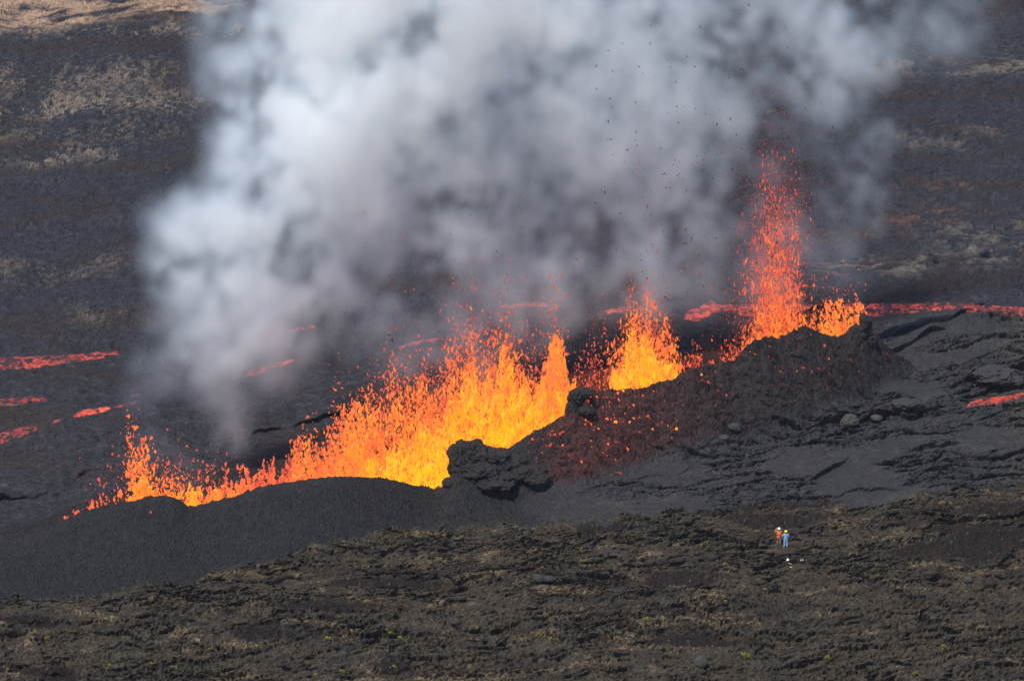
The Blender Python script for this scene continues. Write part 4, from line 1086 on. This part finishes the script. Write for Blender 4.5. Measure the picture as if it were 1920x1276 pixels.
for (px, py, r, w, dy) in PUFFS:
    w *= 1.0 - 0.12 * float(sstep(900, 1200, px)) - 0.25 * float(sstep(300, 450, py) * sstep(640, 760, px))
    y0 = float(ysm(px)) + dy * 1.1 + random.uniform(-3, 3)
    x0, _, z0 = pix_at(px, py, y0)
    rm = r * (y0 * ct + H * st) / F
    rr = (rm, rm * 0.75, rm)
    lo = [max(int((c - 2.0 * k - VMIN[i]) / VOX), 0) for i, (c, k) in enumerate(zip((x0, y0, z0), rr))]
    hi = [min(int((c + 2.0 * k - VMIN[i]) / VOX) + 2, VN[i]) for i, (c, k) in enumerate(zip((x0, y0, z0), rr))]
    if any(a >= b for a, b in zip(lo, hi)): continue
    q = (((gx[lo[0]:hi[0]] - x0) / rr[0]) ** 2)[:, None, None] + (((gy[lo[1]:hi[1]] - y0) / rr[1]) ** 2)[None, :, None] + (((gz[lo[2]:hi[2]] - z0) / rr[2]) ** 2)[None, None]
    D[lo[0]:hi[0], lo[1]:hi[1], lo[2]:hi[2]] += w * np.exp(-1.5 * q * q ** 0.25) / rm * 7
D = np.maximum(D * np.clip(0.88 + 0.50 * nf + 0.36 * bil, 0.16, 4.0) - 0.03, 0)
for ax in range(3):
    sh = [1, 1, 1]; sh[ax] = VN[ax]
    e = np.minimum(np.arange(VN[ax]), VN[ax] - 1 - np.arange(VN[ax])); e = np.clip(e / 4.0, 0, 1).reshape(sh)
    D = D * e
SMOKE_K = 0.172
sm = bpy.data.meshes.new('smoke')
sm.vertices.add(int(np.prod(VN)))
attr_f(sm, 'dens', (D * SMOKE_K).astype(np.float32).ravel())
smoke = bpy.data.objects.new('smoke', sm); COL.objects.link(smoke)
tag(smoke, 'pale blue grey volcanic smoke billowing above the whole fissure', None, None, 'stuff')
M_smoke, n, l = new_mat('smoke_volume')
n.remove(n['Principled BSDF'])
vs = n.new('ShaderNodeVolumeScatter')
vs.inputs['Color'].default_value = (0.76, 0.87, 1.0, 1)
vs.inputs['Anisotropy'].default_value = 0.0
da = n.new('ShaderNodeAttribute'); da.attribute_name = 'density'
l.new(da.outputs['Fac'], vs.inputs['Density'])
l.new(vs.outputs[0], n['Material Output'].inputs['Volume'])
gt = bpy.data.node_groups.new('smoke_grid', 'GeometryNodeTree')
gt.interface.new_socket('Geometry', in_out='INPUT', socket_type='NodeSocketGeometry')
gt.interface.new_socket('Geometry', in_out='OUTPUT', socket_type='NodeSocketGeometry')
N = gt.nodes; L = gt.links
gi = N.new('NodeGroupInput'); go = N.new('NodeGroupOutput')
vc = N.new('GeometryNodeVolumeCube')
vc.inputs['Min'].default_value = VMIN; vc.inputs['Max'].default_value = VMAX
for i, a in enumerate('XYZ'): vc.inputs['Resolution ' + a].default_value = int(VN[i])
pos = N.new('GeometryNodeInputPosition')
sub = N.new('ShaderNodeVectorMath'); sub.operation = 'SUBTRACT'; sub.inputs[1].default_value = VMIN
L.new(pos.outputs[0], sub.inputs[0])
mul = N.new('ShaderNodeVectorMath'); mul.operation = 'MULTIPLY'; mul.inputs[1].default_value = (VN - 1) / (VMAX - VMIN)
L.new(sub.outputs[0], mul.inputs[0])
sep = N.new('ShaderNodeSeparateXYZ'); L.new(mul.outputs[0], sep.inputs[0])
def mnode(op, a, b):
    m = N.new('ShaderNodeMath'); m.operation = op
    for i, v in enumerate((a, b)):
        if v is None: continue
        if isinstance(v, (int, float)): m.inputs[i].default_value = v
        else: L.new(v, m.inputs[i])
    return m.outputs[0]
def inode(op, a, b):
    m = N.new('FunctionNodeIntegerMath'); m.operation = op
    for i, v in enumerate((a, b)):
        if isinstance(v, int): m.inputs[i].default_value = v
        else: L.new(v, m.inputs[i])
    return m.outputs[0]
def toint(v):
    m = N.new('FunctionNodeFloatToInt'); m.rounding_mode = 'ROUND'; L.new(v, m.inputs[0]); return m.outputs[0]
ix, iy, iz = toint(sep.outputs[0]), toint(sep.outputs[1]), toint(sep.outputs[2])
flat = inode('ADD', inode('MULTIPLY', inode('ADD', inode('MULTIPLY', ix, int(VN[1])), iy), int(VN[2])), iz)
na = N.new('GeometryNodeInputNamedAttribute'); na.data_type = 'FLOAT'; na.inputs[0].default_value = 'dens'
si = N.new('GeometryNodeSampleIndex'); si.data_type = 'FLOAT'; si.domain = 'POINT'; si.clamp = True
L.new(gi.outputs[0], si.inputs['Geometry']); L.new(na.outputs[0], si.inputs['Value']); L.new(flat, si.inputs['Index'])
L.new(si.outputs[0], vc.inputs['Density'])
sm_n = N.new('GeometryNodeSetMaterial'); sm_n.inputs['Material'].default_value = M_smoke
L.new(vc.outputs[0], sm_n.inputs[0]); L.new(sm_n.outputs[0], go.inputs[0])
sm.materials.append(M_smoke)
md = smoke.modifiers.new('grid', 'NODES'); md.node_group = gt
print('smoke grid', VN, 'max', float(D.max()), 'terrain', NR, NC)

# ------------------------------------------------------------------ thin air haze over the whole place
lo_ = verts.min(0); hi_ = verts.max(0)
lo_ = np.minimum(lo_ - 1.0, (-1e9, -40.0, 1e9)); hi_ = np.maximum(hi_ + 1.0, (-1e9, 0, H + 6.0)); lo_[0] -= 2; hi_[0] += 2; hi_[1] += 2
bx = np.array([[(lo_, hi_)[i][0], (lo_, hi_)[j][1], (lo_, hi_)[k][2]] for i in (0, 1) for j in (0, 1) for k in (0, 1)])
me = make_mesh('haze', bx, np.array([(0, 1, 3, 2), (4, 6, 7, 5), (0, 4, 5, 1), (2, 3, 7, 6), (0, 2, 6, 4), (1, 5, 7, 3)]), False)
M_haze, n, l = new_mat('thin_haze')
n.remove(n['Principled BSDF'])
pv = n.new('ShaderNodeVolumePrincipled'); pv.inputs['Color'].default_value = (0.82, 0.87, 1.0, 1); pv.inputs['Density'].default_value = HAZE
l.new(pv.outputs[0], n['Material Output'].inputs['Volume'])
tag(link('haze', me, M_haze), 'thin bluish air haze', None, None, 'stuff')
